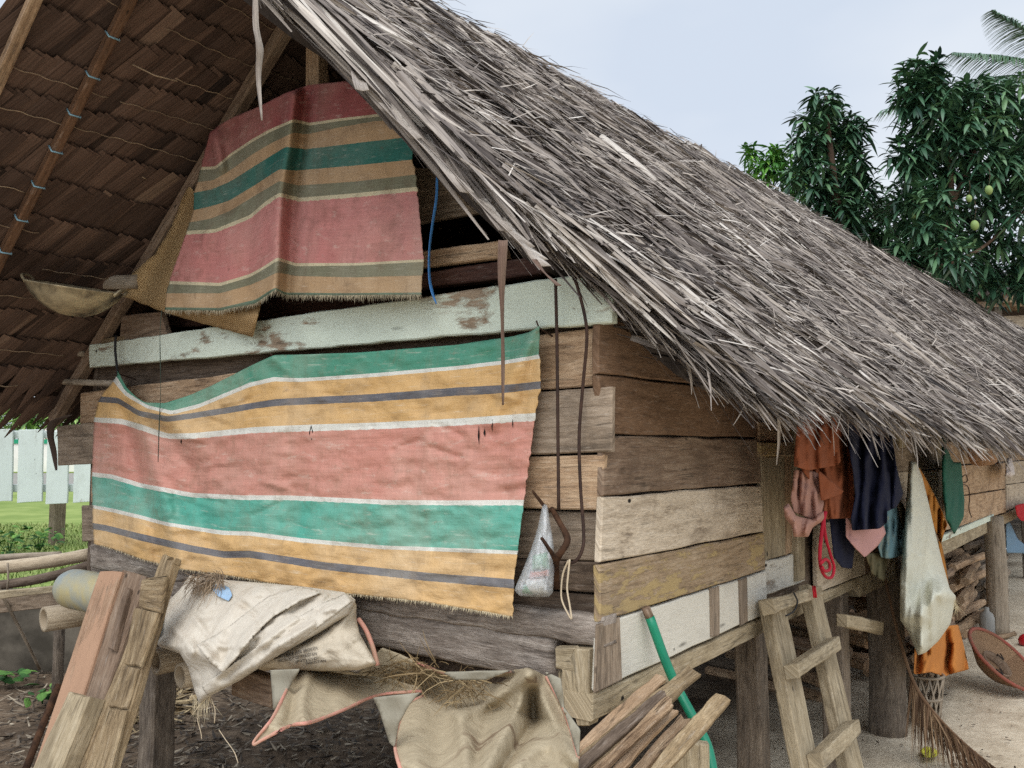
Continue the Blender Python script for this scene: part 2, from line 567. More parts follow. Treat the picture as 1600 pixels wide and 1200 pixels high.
class NT:
    def __init__(s, name, rough=.85, spec=.25):
        s.m = bpy.data.materials.new(name); s.m.use_nodes = True
        s.t = s.m.node_tree; s.t.nodes.clear()
        s.out = s.t.nodes.new('ShaderNodeOutputMaterial')
        s.b = s.t.nodes.new('ShaderNodeBsdfPrincipled')
        s.b.inputs['Roughness'].default_value = rough
        s.b.inputs['Specular IOR Level'].default_value = spec
        s.t.links.new(s.b.outputs[0], s.out.inputs['Surface'])
    def n(s, typ, **kw):
        nd = s.t.nodes.new('ShaderNode' + typ)
        for k, v in kw.items(): setattr(nd, k, v)
        return nd
    def put(s, sock, v):
        if hasattr(v, 'links') or isinstance(v, bpy.types.NodeSocket): s.t.links.new(v, sock)
        else: sock.default_value = v
    def uv(s): return s.n('UVMap').outputs[0]
    def obj(s): return s.n('TexCoord').outputs['Object']
    def attr(s, name='tone'): return s.n('Attribute', attribute_name=name).outputs['Fac']
    def map(s, vec, scale, loc=(0, 0, 0)):
        m = s.n('Mapping'); s.put(m.inputs['Vector'], vec)
        m.inputs['Scale'].default_value = scale; m.inputs['Location'].default_value = loc
        return m.outputs[0]
    def noise(s, vec, scale=1.0, detail=5, rough=.55, dist=0.0):
        x = s.n('TexNoise'); s.put(x.inputs['Vector'], vec)
        x.inputs['Scale'].default_value = scale; x.inputs['Detail'].default_value = detail
        x.inputs['Roughness'].default_value = rough; x.inputs['Distortion'].default_value = dist
        return x.outputs['Fac']
    def ramp(s, fac, stops, interp='LINEAR'):
        r = s.n('ValToRGB'); r.color_ramp.interpolation = interp
        e = r.color_ramp.elements
        while len(e) < len(stops): e.new(.5)
        for el, (p, c) in zip(e, stops):
            el.position = p; el.color = c if len(c) == 4 else (*c, 1)
        s.put(r.inputs[0], fac)
        return r.outputs[0]
    def step(s, fac, lo, hi):
        r = s.n('MapRange'); r.clamp = True
        s.put(r.inputs['Value'], fac); s.put(r.inputs['From Min'], lo); s.put(r.inputs['From Max'], hi)
        return r.outputs[0]
    def mix(s, fac, a, b, mode='MIX'):
        m = s.n('MixRGB', blend_type=mode)
        s.put(m.inputs[0], fac); s.put(m.inputs[1], a); s.put(m.inputs[2], b)
        return m.outputs[0]
    def math(s, op, a, b=0.0):
        m = s.n('Math', operation=op); s.put(m.inputs[0], a); s.put(m.inputs[1], b)
        return m.outputs[0]
    def bump(s, h, strength=.4, dist=.01, prev=None):
        b = s.n('Bump'); s.put(b.inputs['Height'], h)
        b.inputs['Strength'].default_value = strength; b.inputs['Distance'].default_value = dist
        if prev is not None: s.put(b.inputs['Normal'], prev)
        return b.outputs[0]
    def done(s, col, normal=None, rough=None):
        s.put(s.b.inputs['Base Color'], col)
        if normal is not None: s.put(s.b.inputs['Normal'], normal)
        if rough is not None: s.put(s.b.inputs['Roughness'], rough)
        return s.m

def wood(name, dark, mid, light, paint=None, cover=.5, chip=1.0, holes=.5, rough=.85, vary=.35, grain=28.0, cracks=.6, paint2=None, bump=.5):
    k = NT(name, rough, .2)
    uv = k.uv()
    g = k.noise(k.map(uv, (5.5, grain * 2.6, 1)), 1.0, 8, .66, .5)
    fine = k.noise(k.map(uv, (34, grain * 14, 1)), 1.0, 4, .65)
    blot = k.noise(k.map(uv, (5.0, 11, 1)), 1.0, 9, .72, .6)
    col = k.ramp(k.math('ADD', k.math('MULTIPLY', g, .55), k.math('MULTIPLY', blot, .45)), [(.34, dark), (.47, mid), (.66, light)])
    col = k.mix(.55, col, k.ramp(fine, [(.32, (.38, .37, .36, 1)), (.6, (1.12, 1.12, 1.12, 1))]), 'MULTIPLY')
    # pale scuffs and grey bloom
    sc_ = k.step(k.noise(k.map(uv, (14, 110, 1), (13, 2, 0)), 1.0, 7, .72, .3), .55, .72)
    col = k.mix(k.math('MULTIPLY', sc_, .5), col, k.mix(.5, light, (.62, .58, .53, 1)))
    st = k.step(k.noise(k.map(uv, (2.6, 5.5, 1), (7, 3, 0)), 1.0, 8, .7, 1.0), .5, .66)
    col = k.mix(k.math('MULTIPLY', st, .55), col, dark)
    hgt = k.math('SUBTRACT', k.math('ADD', g, k.math('MULTIPLY', fine, .6)), k.math('MULTIPLY', c0, .8)) if False else k.math('ADD', g, k.math('MULTIPLY', fine, .6))
    # cracks along the grain
    c = k.noise(k.map(uv, (.9, grain * .7, 1), (3, 11, 0)), 1.0, 4, .5, .3)
    crack = k.math('MULTIPLY', k.math('SUBTRACT', 1.0, k.step(k.math('ABSOLUTE', k.math('SUBTRACT', c, .5)), .0, .014)), k.step(blot, .46, .54))
    col = k.mix(k.math('MULTIPLY', crack, cracks), col, (.008, .006, .005, 1))
    if paint:
        pm = k.noise(k.map(uv, (9, 34, 1), (1, 5, 0)), 1.0, 6, .68, .4)
        pl = k.noise(k.map(uv, (2.0, 4.5, 1), (4, 9, 0)), 1.0, 5, .6, .6)
        mask = k.step(k.math('ADD', k.math('MULTIPLY', pm, .5 * chip), k.math('MULTIPLY', pl, 1.0)), .25 * chip + 1.0 - cover - .03, .25 * chip + 1.0 - cover + .05)
        pc = paint
        if paint2: pc = k.mix(k.noise(k.map(uv, (2.5, 3, 1)), 1.0, 4), paint, paint2)
        pc = k.mix(k.math('MULTIPLY', k.step(k.noise(k.map(uv, (3.5, 7, 1), (2, 2, 0)), 1.0, 7, .7), .5, .8), .6), pc, k.mix(.5, pc, dark))
        pc = k.mix(.3, pc, k.ramp(fine, [(.3, (.6, .6, .6, 1)), (.6, (1, 1, 1, 1))]), 'MULTIPLY')
        col = k.mix(mask, col, pc)
        hgt = k.math('ADD', hgt, k.math('MULTIPLY', mask, .9))
    if holes:
        v = k.n('TexVoronoi'); k.put(v.inputs['Vector'], k.map(uv, (7, 11, 1))); v.inputs['Scale'].default_value = 1.0
        hole = k.math('SUBTRACT', 1.0, k.step(v.outputs['Distance'], .05, .085))
        v2 = k.n('TexVoronoi'); k.put(v2.inputs['Vector'], k.map(uv, (3, 14, 1), (5, 5, 0))); v2.inputs['Scale'].default_value = 1.0
        hole2 = k.math('MULTIPLY', k.math('SUBTRACT', 1.0, k.step(v2.outputs['Distance'], .04, .12)), .7)
        pick = k.step(k.noise(k.map(uv, (3, 3, 1), (9, 1, 0)), 1.0, 2), .46, .52)
        hm = k.math('MULTIPLY', k.math('MAXIMUM', hole, hole2), k.math('MULTIPLY', pick, min(1.0, holes * 1.5)))
        col = k.mix(hm, col, (.012, .009, .007, 1))
    tn = k.attr()
    col = k.mix(1.0, col, k.ramp(tn, [(0, (1 - vary, 1 - vary, 1 - vary, 1)), (1, (1 + vary * .6, 1 + vary * .55, 1 + vary * .45, 1))]), 'MULTIPLY')
    return k.done(col, k.bump(hgt, bump, .006))

W_grey = wood('weathered_grey_wood', lin(88, 77, 66), lin(152, 134, 115), lin(190, 172, 152))
W_tan = wood('weathered_tan_wood', lin(108, 87, 68), lin(174, 145, 116), lin(206, 180, 150))
W_brown = wood('brown_wood', lin(84, 68, 55), lin(134, 112, 94), lin(166, 146, 126))
W_dark = wood('dark_brown_wood', lin(60, 50, 43), lin(98, 84, 72), lin(128, 112, 98))
W_side = wood('side_wall_wood', lin(86, 66, 50), lin(122, 96, 75), lin(142, 115, 93), cracks=.25, grain=16, bump=.4)
W_pale = wood('pale_side_wood', lin(122, 106, 90), lin(198, 182, 160), lin(220, 206, 186), cracks=.4, grain=18, holes=.7)
W_ochre = wood('ochre_flaked_wood', lin(104, 88, 70), lin(156, 134, 108), lin(184, 164, 138), paint=lin(180, 156, 106), cover=.43, chip=4.0, paint2=lin(166, 146, 112), holes=.7)
W_white = wood('white_flaked_wood', lin(92, 82, 72), lin(146, 132, 116), lin(175, 160, 142), paint=lin(226, 222, 210), cover=.66, chip=.7, paint2=lin(206, 200, 186), holes=.8)
W_mint = wood('pale_mint_painted_wood', lin(96, 82, 68), lin(150, 132, 112), lin(176, 156, 134), paint=lin(222, 228, 214), cover=.62, chip=1.0, paint2=lin(204, 217, 202), holes=1.0)
W_log = wood('rough_grey_log', lin(74, 66, 60), lin(146, 134, 124), lin(196, 185, 174), grain=16, bump=1.0, holes=.6)
W_salmon = wood('salmon_painted_wood', lin(120, 90, 70), lin(170, 138, 112), lin(190, 160, 135), paint=lin(190, 153, 126), cover=.60, chip=1.1, paint2=lin(174, 138, 112), holes=.6)
W_rot = wood('rotten_plank_wood', lin(72, 58, 43), lin(148, 127, 98), lin(186, 167, 136), grain=24, bump=1.2, cracks=1.0, holes=.8)
W_fire = wood('split_firewood', lin(84, 64, 48), lin(150, 124, 98), lin(192, 168, 138), grain=34, bump=1.2, cracks=1.0, holes=.6)
W_ladder = wood('ladder_wood', lin(98, 86, 68), lin(160, 145, 119), lin(190, 176, 150), cracks=.6, holes=.7)
W_post = wood('old_post_wood', lin(64, 57, 50), lin(116, 104, 92), lin(150, 136, 120), grain=16, bump=1.0)
W_picket = wood('white_picket_wood', lin(130, 124, 114), lin(175, 170, 160), lin(200, 194, 186), paint=lin(208, 216, 214), cover=.70, chip=.9, holes=.3)
W_rafter = wood('smoked_rafter_wood', lin(62, 46, 36), lin(112, 84, 64), lin(132, 102, 80), grain=20)
W_red = wood('dark_red_wood', lin(50, 32, 28), lin(88, 62, 54), lin(104, 78, 68))
W_bamboo = wood('dry_bamboo', lin(128, 110, 88), lin(186, 168, 142), lin(210, 194, 168), grain=40, cracks=.3, holes=.2, rough=.5)
W_bamboo_grey = wood('grey_bamboo', lin(96, 86, 75), lin(156, 142, 124), lin(182, 168, 150), grain=30, cracks=.3, holes=.1, rough=.6)

def plain(name, col, rough=.7, spec=.3, var=.25, scale=8.0, bump=.2, metal=0.0, col2=None):
    k = NT(name, rough, spec)
    o = k.obj()
    n1 = k.noise(o, scale, 6, .6, .3)
    c2 = col2 or tuple(x * (1 - var) for x in col[:3]) + (1,)
    c = k.ramp(n1, [(.35, c2), (.65, col)])
    k.b.inputs['Metallic'].default_value = metal
    return k.done(c, k.bump(k.noise(o, scale * 6, 4), bump, .004))

def thatch_mat(name, stops, sat=1.0):
    k = NT(name, .75, .25)
    uv = k.uv(); tn = k.attr()
    n1 = k.noise(k.map(uv, (4, 160, 1)), 1.0, 3, .6)
    n2 = k.noise(k.map(uv, (7, 9, 1)), 1.0, 3, .6)
    f = k.math('ADD', tn, k.math('MULTIPLY', k.math('SUBTRACT', n2, .5), .35))
    c = k.ramp(f, stops)
    c = k.mix(.8, c, k.ramp(n1, [(.3, (.45, .44, .43, 1)), (.65, (1.12, 1.12, 1.12, 1))]), 'MULTIPLY')
    bl = k.step(k.noise(k.map(uv, (16, 60, 1), (3, 3, 0)), 1.0, 4, .7), .56, .7)
    c = k.mix(k.math('MULTIPLY', bl, .4), c, stops[1][1])
    return k.done(c, k.bump(n1, .8, .004))
M_thatch = thatch_mat('weathered_palm_thatch', [(0, lin(38, 33, 31)), (.3, lin(88, 79, 74)), (.55, lin(146, 136, 128)), (.8, lin(182, 171, 159)), (1, lin(214, 206, 196))])
M_leaf_under = thatch_mat('brown_palm_leaf', [(0, lin(46, 36, 32)), (.4, lin(92, 73, 63)), (.7, lin(116, 93, 80)), (1, lin(146, 123, 105))])
M_string = plain('pale_rattan_string', lin(166, 144, 118), .8, col2=lin(110, 94, 78), scale=12)
M_bluetie = plain('pale_blue_plastic_tie', lin(150, 190, 205), .4)

def stripe_mat(name, bands, dirt, weave=(900, 420), fade=.35, rough=.55, dirtamt=.5, sheen=.3):
    """bands: colour of each stripe, from the top; v counts the stripes."""
    k = NT(name, rough, sheen)
    uv = k.uv()
    wob = k.math('MULTIPLY', k.math('SUBTRACT', k.noise(k.map(uv, (25, 2, 1)), 1.0, 3), .5), .0035)
    sx = k.n('SeparateXYZ'); k.put(sx.inputs[0], uv)
    v = k.math('ADD', sx.outputs[1], wob)
    n = len(bands)
    c = k.ramp(v, [((i + .0) / n, b) for i, b in enumerate(bands)], 'CONSTANT')
    pos = k.obj()
    big = k.noise(pos, 2.4, 6, .62, .4)
    mid = k.noise(pos, 9, 6, .65, .8)
    thr = k.noise(k.map(uv, (3, 420, 1)), 1.0, 2)
    thr2 = k.noise(k.map(uv, (300, 3, 1)), 1.0, 2)
    c = k.mix(k.math('MULTIPLY', k.step(big, .42, .68), fade), c, k.mix(.5, c, lin(205, 195, 175)))
    c = k.mix(k.math('MULTIPLY', k.step(mid, .52, .78), dirtamt), c, dirt)
    strk = k.step(k.noise(k.map(pos, (11, 11, 1.1)), 1.0, 6, .68, .5), .53, .72)
    c = k.mix(k.math('MULTIPLY', strk, dirtamt * .75), c, k.mix(.35, dirt, c))
    c = k.mix(.3, c, k.ramp(thr, [(.3, (.62, .62, .62, 1)), (.65, (1.08, 1.08, 1.08, 1))]), 'MULTIPLY')
    c = k.mix(.25, c, k.ramp(thr2, [(.3, (.65, .65, .65, 1)), (.65, (1.08, 1.08, 1.08, 1))]), 'MULTIPLY')
    cr_ = k.noise(k.map(pos, (1, 1, 1.2)), 6.0, 7, .62, .25)
    vo = k.n('TexVoronoi', feature='DISTANCE_TO_EDGE'); k.put(vo.inputs['Vector'], k.mix(.12, pos, k.n('TexNoise').outputs['Color'])); vo.inputs['Scale'].default_value = 4.0
    nrm = k.bump(cr_, .45, .03)
    nrm = k.bump(k.noise(k.map(uv, (2.2, 22, 1)), 1.0, 5, .6, .5), .2, .02, nrm)
    nrm = k.bump(k.step(vo.outputs['Distance'], 0, .06), .12, .01, nrm)
    spk = k.step(k.noise(pos, 38, 4, .7), .63, .7)
    c = k.mix(k.math('MULTIPLY', spk, .35), c, dirt)
    scf = k.step(k.noise(k.map(uv, (6, 90, 1)), 1.0, 6, .75), .56, .72)
    c = k.mix(k.math('MULTIPLY', scf, fade), c, lin(214, 206, 190))
    nrm = k.bump(k.math('ADD', thr, thr2), .25, .002, nrm)
    return k.done(c, nrm)

def cloth_mat(name, col, dirt=None, dirtamt=.35, rough=.85, crumple=.5, cscale=9.0, weave=True, spec=.15, stain=None, sss=0.0):
    k = NT(name, rough, spec)
    pos = k.obj(); uv = k.uv()
    big = k.noise(pos, 3.5, 6, .65, .5)
    c = k.mix(k.math('MULTIPLY', k.step(big, .4, .7), .35), col, tuple(min(1, x * 1.25) for x in col[:3]) + (1,))
    if dirt:
        c = k.mix(k.math('MULTIPLY', k.step(k.noise(pos, 6.5, 7, .68, 1.0), .5, .72), dirtamt), c, dirt)
    if stain:
        c = k.mix(k.step(k.noise(pos, 5.0, 4, .6, .6), .63, .69), c, stain)
    nrm = k.bump(k.noise(pos, cscale, 6, .6, 1.2), crumple, .03)
    if weave:
        t = k.noise(k.map(uv, (60, 900, 1)), 1.0, 2)
        t2 = k.noise(k.map(uv, (900, 60, 1)), 1.0, 2)
        c = k.mix(.25, c, k.ramp(k.math('MULTIPLY', k.math('ADD', t, t2), .5), [(.35, (.7, .7, .7, 1)), (.6, (1.05, 1.05, 1.05, 1))]), 'MULTIPLY')
        nrm = k.bump(k.math('ADD', t, t2), .2, .002, nrm)
    return k.done(c, nrm)

def mat_weave(name, c1, c2, sc=60):
    k = NT(name, .7, .25)
    uv = k.uv()
    w1 = k.n('TexWave', bands_direction='DIAGONAL'); k.put(w1.inputs['Vector'], k.map(uv, (sc, sc, 1))); w1.inputs['Scale'].default_value = .5; w1.inputs['Distortion'].default_value = 1.5
    w2 = k.n('TexWave', bands_direction='DIAGONAL'); k.put(w2.inputs['Vector'], k.map(uv, (-sc, sc, 1))); w2.inputs['Scale'].default_value = .5; w2.inputs['Distortion'].default_value = 1.5
    ch = k.n('TexChecker'); k.put(ch.inputs['Vector'], k.map(uv, (sc * 1.6, sc * 1.6, 1))); ch.inputs['Scale'].default_value = 1.0
    h = k.mix(ch.outputs['Fac'], w1.outputs['Color'], w2.outputs['Color'])
    c = k.mix(h, c1, c2)
    c = k.mix(k.math('MULTIPLY', k.noise(k.obj(), 7, 5), .5), c, c1)
    return k.done(c, k.bump(h, .7, .006))

# ------------------------------------------------------------------ ground, lawn, road
def ground_mat():
    k = NT('soil_and_sand', .95, .1)
    p = k.obj()
    sx = k.n('SeparateXYZ'); k.put(sx.inputs[0], p)
    n1 = k.noise(p, 1.3, 6, .6, .4); n2 = k.noise(p, 14, 6, .7); n3 = k.noise(p, 60, 4, .7)
    sand = k.ramp(k.math('ADD', k.math('MULTIPLY', n1, .6), k.math('MULTIPLY', n2, .4)), [(.35, lin(172, 155, 131)), (.6, lin(220, 206, 182))])
    soil = k.ramp(k.math('ADD', k.math('MULTIPLY', n1, .4), k.math('MULTIPLY', n2, .6)), [(.35, lin(62, 52, 42)), (.5, lin(98, 83, 68)), (.68, lin(140, 122, 102))])
    f = k.step(k.math('ADD', sx.outputs[0], k.math('MULTIPLY', k.math('SUBTRACT', n1, .5), 1.6)), -1.5, -.3)
    c = k.mix(f, soil, sand)
    # a damp mossy stain on the sandy yard
    vm = k.n('VectorMath', operation='DISTANCE'); k.put(vm.inputs[0], p); vm.inputs[1].default_value = tuple(ground(1150, 1165))
    ms = k.math('SUBTRACT', 1.0, k.step(k.math('ADD', vm.outputs['Value'], k.math('MULTIPLY', k.math('SUBTRACT', k.noise(p, 6, 4), .5), .5)), .18, .3))
    c = k.mix(k.math('MULTIPLY', ms, .85), c, lin(58, 62, 40))
    spk = k.step(n3, .62, .7)
    c = k.mix(k.math('MULTIPLY', spk, .35), c, lin(60, 50, 42))
    n4 = k.noise(p, 5.5, 3, .5)
    h = k.math('ADD', k.math('ADD', k.math('MULTIPLY', n2, .9), k.math('MULTIPLY', n3, .35)), k.math('MULTIPLY', n4, 1.6))
    return k.done(c, k.bump(h, .5, .04))

def grid_sheet(x0, x1, y0, y1, nx, ny, zf):
    xs, ys = np.linspace(x0, x1, nx + 1), np.linspace(y0, y1, ny + 1)
    X, Y = np.meshgrid(xs, ys)
    Z = np.array([zf(a, b) for a, b in zip(X.ravel(), Y.ravel())])
    v = np.stack([X.ravel(), Y.ravel(), Z], 1)
    i = np.arange((nx + 1) * (ny + 1)).reshape(ny + 1, nx + 1)
    q = np.stack([i[:-1, :-1], i[:-1, 1:], i[1:, 1:], i[1:, :-1]], -1).reshape(-1, 4)
    return v, q, v[:, :2].copy(), np.full(len(v), .5)
def zsoil(x, y):
    if x > 9 or x < -9 or y > 14 or y < -4: return 0.0
    a = .035 * mnoise.noise(Vector((x * .9, y * .9, 0))) + .02 * mnoise.noise(Vector((x * 4, y * 4, 3)))
    return a * (1.2 if x < -.6 else .35) - .01
M_ground = ground_mat()
near = grid_sheet(-9, 9, -4, 14, 150, 150, zsoil)
far = []
for (a, b, c, d) in ((-250, 250, 14, 300), (-250, 250, -120, -4), (-250, -9, -4, 14), (9, 250, -4, 14)):
    far.append(grid_sheet(a, b, c, d, 1, 1, lambda x, y: 0.0))
obj('ground', merge(near, *far), M_ground, kind='structure')

# raised lawn behind the low concrete wall, left
DW = 6.35
def fr(lat, d, z): return np.array([CAM[0], CAM[1], 0]) + FH * d + RT * lat + np.array([0, 0, z])
LZ = .5
def plate(name, lat0, lat1, d0, d1, z0, z1, m, sub=1):
    mb = MB()
    pts = [fr(lat0, d0, z1), fr(lat1, d0, z1), fr(lat1, d1, z1), fr(lat0, d1, z1)]
    bot = [fr(lat0, d0, z0), fr(lat1, d0, z0), fr(lat1, d1, z0), fr(lat0, d1, z0)]
    mb.add(pts + bot, [(0, 1, 2, 3), (4, 5, 1, 0), (5, 6, 2, 1), (6, 7, 3, 2), (7, 4, 0, 3)], [(p[0], p[1]) for p in pts + bot])
    return obj(name, mb, m, smooth=False, kind='structure')
M_lawn = plain('lawn_grass_ground', lin(142, 156, 90), .95, .1, col2=lin(112, 132, 68), scale=1.5)
M_road = plain('grey_asphalt', lin(150, 146, 138), .9, .2, scale=3)
plate('lawn', -40, -2.9, DW + .1, 24, 0.02, LZ, M_lawn)
plate('road', -60, -3.2, 24, 39.0, 0.02, LZ - .02, M_road)
plate('verge', -120, -3.2, 39.0, 120, 0.02, LZ + .02, M_lawn)

def blades(n, lat0, lat1, d0, d1, z, h0, h1, name, mats, label, tones=(.2, .9)):
    la = rng.uniform(lat0, lat1, n); dd = rng.uniform(d0, d1, n)
    root = np.array([fr(a, b, z) for a, b in zip(la, dd)])
    an = rng.uniform(0, 2 * np.pi, n)
    d = np.stack([np.cos(an) * .5, np.sin(an) * .5, np.ones(n)], 1)
    nr = np.stack([-np.cos(an), -np.sin(an), np.full(n, .5)], 1)
    rb = ribbons(root, d, nr, rng.uniform(h0, h1, n), rng.uniform(.006, .014, n), rng.uniform(*tones, n), 2, droop=.4, shape='blade')
    return obj(name, rb, mats, kind='stuff', label=label)
M_grass = thatch_mat('green_grass_blades', [(0, lin(84, 106, 52)), (.5, lin(128, 146, 80)), (1, lin(172, 174, 114))])
o = blades(16000, -8.0, -3.0, DW + .3, 12.5, LZ, .05, .13, 'grass', M_grass, 'short bright green lawn grass behind the picket fence')
o['category'] = 'grass'

# low concrete wall
M_conc = plain('stained_concrete', lin(112, 104, 92), .92, .15, col2=lin(66, 61, 53), scale=3, bump=.5)
mb = MB()
slab(mb, fr(-6.5, DW, .56), fr(-2.55, DW, .56), fr(-2.55, DW, -.05), fr(-6.5, DW, -.05), .14, n=-FH, seg=.2, jit=.012, bow=.008)
obj('concrete_wall', mb, M_conc, label='low stained concrete wall edging the lawn behind the bamboo poles', cat='wall')

# ------------------------------------------------------------------ the house
XL = -2.74             # left wall
YE = 22.0              # far end
RX, RZ = -1.25, 3.45   # ridge
MR, ML = 1.08, .865
ridge_z = lambda y: RZ + .045 * np.maximum(y, 0)
house = empty('stilt_house', (-1.35, 0, 0), 'old wooden stilt house of weathered planks under a shaggy palm thatch roof', 'house')

# front wall planks (pixel corners tl tr br bl of each board)
fw_mats = [W_tan, W_brown, W_grey, W_dark, W_log]
mb = MB()
def fplank(q, off, mi, t=.022, **kw):
    slab(mb, *[front(x, y, off) for x, y in q], t, n=(0, -1, 0), mi=mi, **kw)
fplank([(125, 614), (933, 512), (928, 603), (125, 662)], .018, 0, tone=.6)
fplank([(90, 665), (957, 604), (955, 706), (90, 727)], .032, 2, tone=.45, ends=(.02, .004))
fplank([(142, 732), (945, 710), (940, 797), (142, 785)], .026, 0, tone=.75, ends=(.0, .012))
fplank([(127, 790), (938, 799), (938, 877), (127, 846)], .004, 2, tone=.35)
fplank([(140, 846), (937, 879), (937, 926), (140, 860)], .010, 3, tone=.75)
fplank([(150, 852), (932, 931), (930, 963), (150, 864)], .004, 3, tone=.55)
obj('front_wall', mb, fw_mats, house, smooth=False)
mb = MB()
slab(mb, *[front(x, y, .05) for x, y in [(139, 539), (957, 421), (956, 503), (139, 574)]], .035, n=(0, -1, 0), jit=.005, tone=.55, ends=(.004, .006), seg=.05)
obj('painted_beam', mb, W_mint, house, smooth=False, label='pale mint painted board with flaking edges')
# small loose scraps on top of the beam at its left end
mb = MB()
slab(mb, *[front(x, y, .03) for x, y in [(190, 493), (250, 486), (262, 528), (186, 534)]], .03, n=(0, -1, 0), mi=0)
slab(mb, *[front(x, y, .035) for x, y in [(152, 531), (192, 525), (193, 541), (150, 541)]], .03, n=(0, -1, 0), mi=1)
obj('beam_block', mb, [W_brown, W_rot], house, smooth=False)
for nm, q, off, tn, mt in (('sill_log', [(140, 849), (940, 967), (940, 1014), (140, 888)], .055, .6, W_log),
                           ('sill_log', [(140, 862), (863, 992), (863, 1068), (140, 930)], .040, .55, W_log)):
    mb = MB()
    slab(mb, *[front(x, y, off) for x, y in q], .09, n=(0, -1, 0), jit=.012, bev=.012, bow=.008, tone=tn, seg=.05, ends=(.01, .005))
    obj(nm, mb, mt, house)
mb = MB(); slab(mb, *[front(x, y, .075) for x, y in [(868, 1013), (922, 1016), (920, 1133), (902, 1136)]], .05, n=(0, -1, 0), tone=.75); obj('corner_post', mb, W_ladder, house, smooth=False)
mb = MB(); slab(mb, *[front(x, y, .077) for x, y in [(868, 1012), (897, 1013), (897, 1050), (868, 1045)]], .03, n=(0, -1, 0), tone=.7, ends=(0, .03)); obj('corner_block', mb, W_ladder, house, smooth=False)
mb = MB(); slab(mb, *[front(x, y, .062) for x, y in [(872, 1048), (896, 1047), (896, 1118), (872, 1120)]], .05, n=(0, -1, 0), tone=.85); obj('corner_block', mb, W_ladder, house, smooth=False)

# side wall planks
mb = MB()
sd_mats = [W_side, W_pale, W_ochre, W_white, W_dark, W_brown, W_tan, W_ladder, W_grey]
def splank(q, off, mi, t=.022, **kw):
    slab(mb, *[side(x, y, off) for x, y in q], t, n=(1, 0, 0), mi=mi, **kw)
splank([(956, 405), (1195, 470), (1195, 540), (957, 488)], .004, 0, tone=.45)
splank([(937, 490), (1188, 540), (1188, 611), (934, 582)], .010, 0, tone=.6)
splank([(934, 585), (1187, 614), (1187, 683), (944, 678)], .006, 0, tone=.55)
splank([(944, 681), (1187, 686), (1190, 755), (942, 774)], .010, 5, tone=.5)
splank([(942, 777), (1190, 758), (1194, 830), (938, 880)], .010, 1, tone=.6)
splank([(938, 884), (1194, 833), (1196, 890), (938, 972)], .014, 2, tone=.6)
splank([(938, 975), (1197, 893), (1199, 958), (934, 1079)], .012, 3, tone=.55)
# boards over and beside the painted one
splank([(932, 976), (969, 966), (972, 1062), (929, 1083)], .016, 8, t=.005, tone=.6)
splank([(1110, 920), (1124, 916), (1125, 991), (1111, 997)], .016, 8, t=.005, tone=.35)
splank([(1155, 906), (1168, 902), (1169, 972), (1157, 977)], .016, 8, t=.005, tone=.35)
# panel by the door
splank([(1186, 560), (1245, 600), (1245, 690), (1186, 690)], .004, 6, tone=.5)
splank([(1186, 658), (1237, 657), (1238, 690), (1187, 690)], .014, 6, tone=.65)
splank([(1188, 691), (1246, 690), (1246, 712), (1188, 713)], .022, 2, tone=.8)
splank([(1189, 713), (1226, 712), (1228, 868), (1195, 877)], .012, 7, tone=.5)
splank([(1227, 712), (1245, 712), (1246, 862), (1229, 868)], .008, 6, tone=.4)
splank([(1197, 878), (1256, 862), (1258, 908), (1200, 930)], .014, 3, tone=.3)
splank([(1246, 650), (1258, 650), (1258, 905), (1247, 908)], .02, 8, tone=.5)
# beyond the door opening
splank([(1278, 820), (1300, 815), (1302, 855), (1276, 862)], .014, 1, tone=.7)
splank([(1276, 862), (1350, 838), (1352, 897), (1278, 926)], .010, 1, tone=.45)
splank([(1276, 630), (1352, 630), (1352, 840), (1276, 862)], .002, 0, tone=.3)
splank([(1350, 640), (1400, 640), (1400, 880), (1352, 897)], -.004, 0, tone=.4)
splank([(1395, 648), (1470, 660), (1470, 684), (1396, 682)], .006, 6, tone=.5)
splank([(1396, 684), (1470, 686), (1470, 731), (1398, 737)], .010, 8, tone=.5)
splank([(1465, 680), (1473, 680), (1473, 730), (1465, 731)], .016, 7, tone=.6)
splank([(1398, 738), (1472, 733), (1472, 778), (1400, 800)], .008, 1, tone=.8)
splank([(1400, 800), (1472, 778), (1474, 842), (1402, 875)], .004, 5, tone=.6)
splank([(1474, 690), (1700, 695), (1700, 712), (1474, 727)], .006, 6, tone=.5)
splank([(1474, 729), (1571, 723), (1571, 763), (1474, 778)], .012, 6, tone=.75)
splank([(1572, 722), (1700, 713), (1700, 738), (1572, 757)], .010, 1, tone=.5)
splank([(1474, 780), (1571, 765), (1572, 800), (1474, 830)], .010, 6, tone=.85)
splank([(1573, 758), (1700, 739), (1700, 752), (1573, 798)], .012, 1, tone=.55)
obj('side_wall', mb, sd_mats, house, smooth=False)
mb = MB()
slab(mb, side(1258, 650, -.03), side(1277, 650, -.03), side(1277, 910, -.03), side(1259, 910, -.03), .03, n=(1, 0, 0))  # dark slab standing in for the shade of the open doorway
obj('doorway_dark_fill', mb, W_dark, house, smooth=False)
mb = MB()
for q, tn in ((((1246, 630), (1256, 630), (1258, 905), (1248, 909)), .5), (((1386, 645), (1396, 645), (1399, 880), (1390, 884)), .6),
              (((1404, 645), (1413, 645), (1415, 700), (1406, 700)), .45)):
    mb = MB(); slab(mb, *[side(x, y, .035) for x, y in q], .04, n=(1, 0, 0), tone=tn)
    obj('door_post', mb, W_ladder, house, smooth=False)

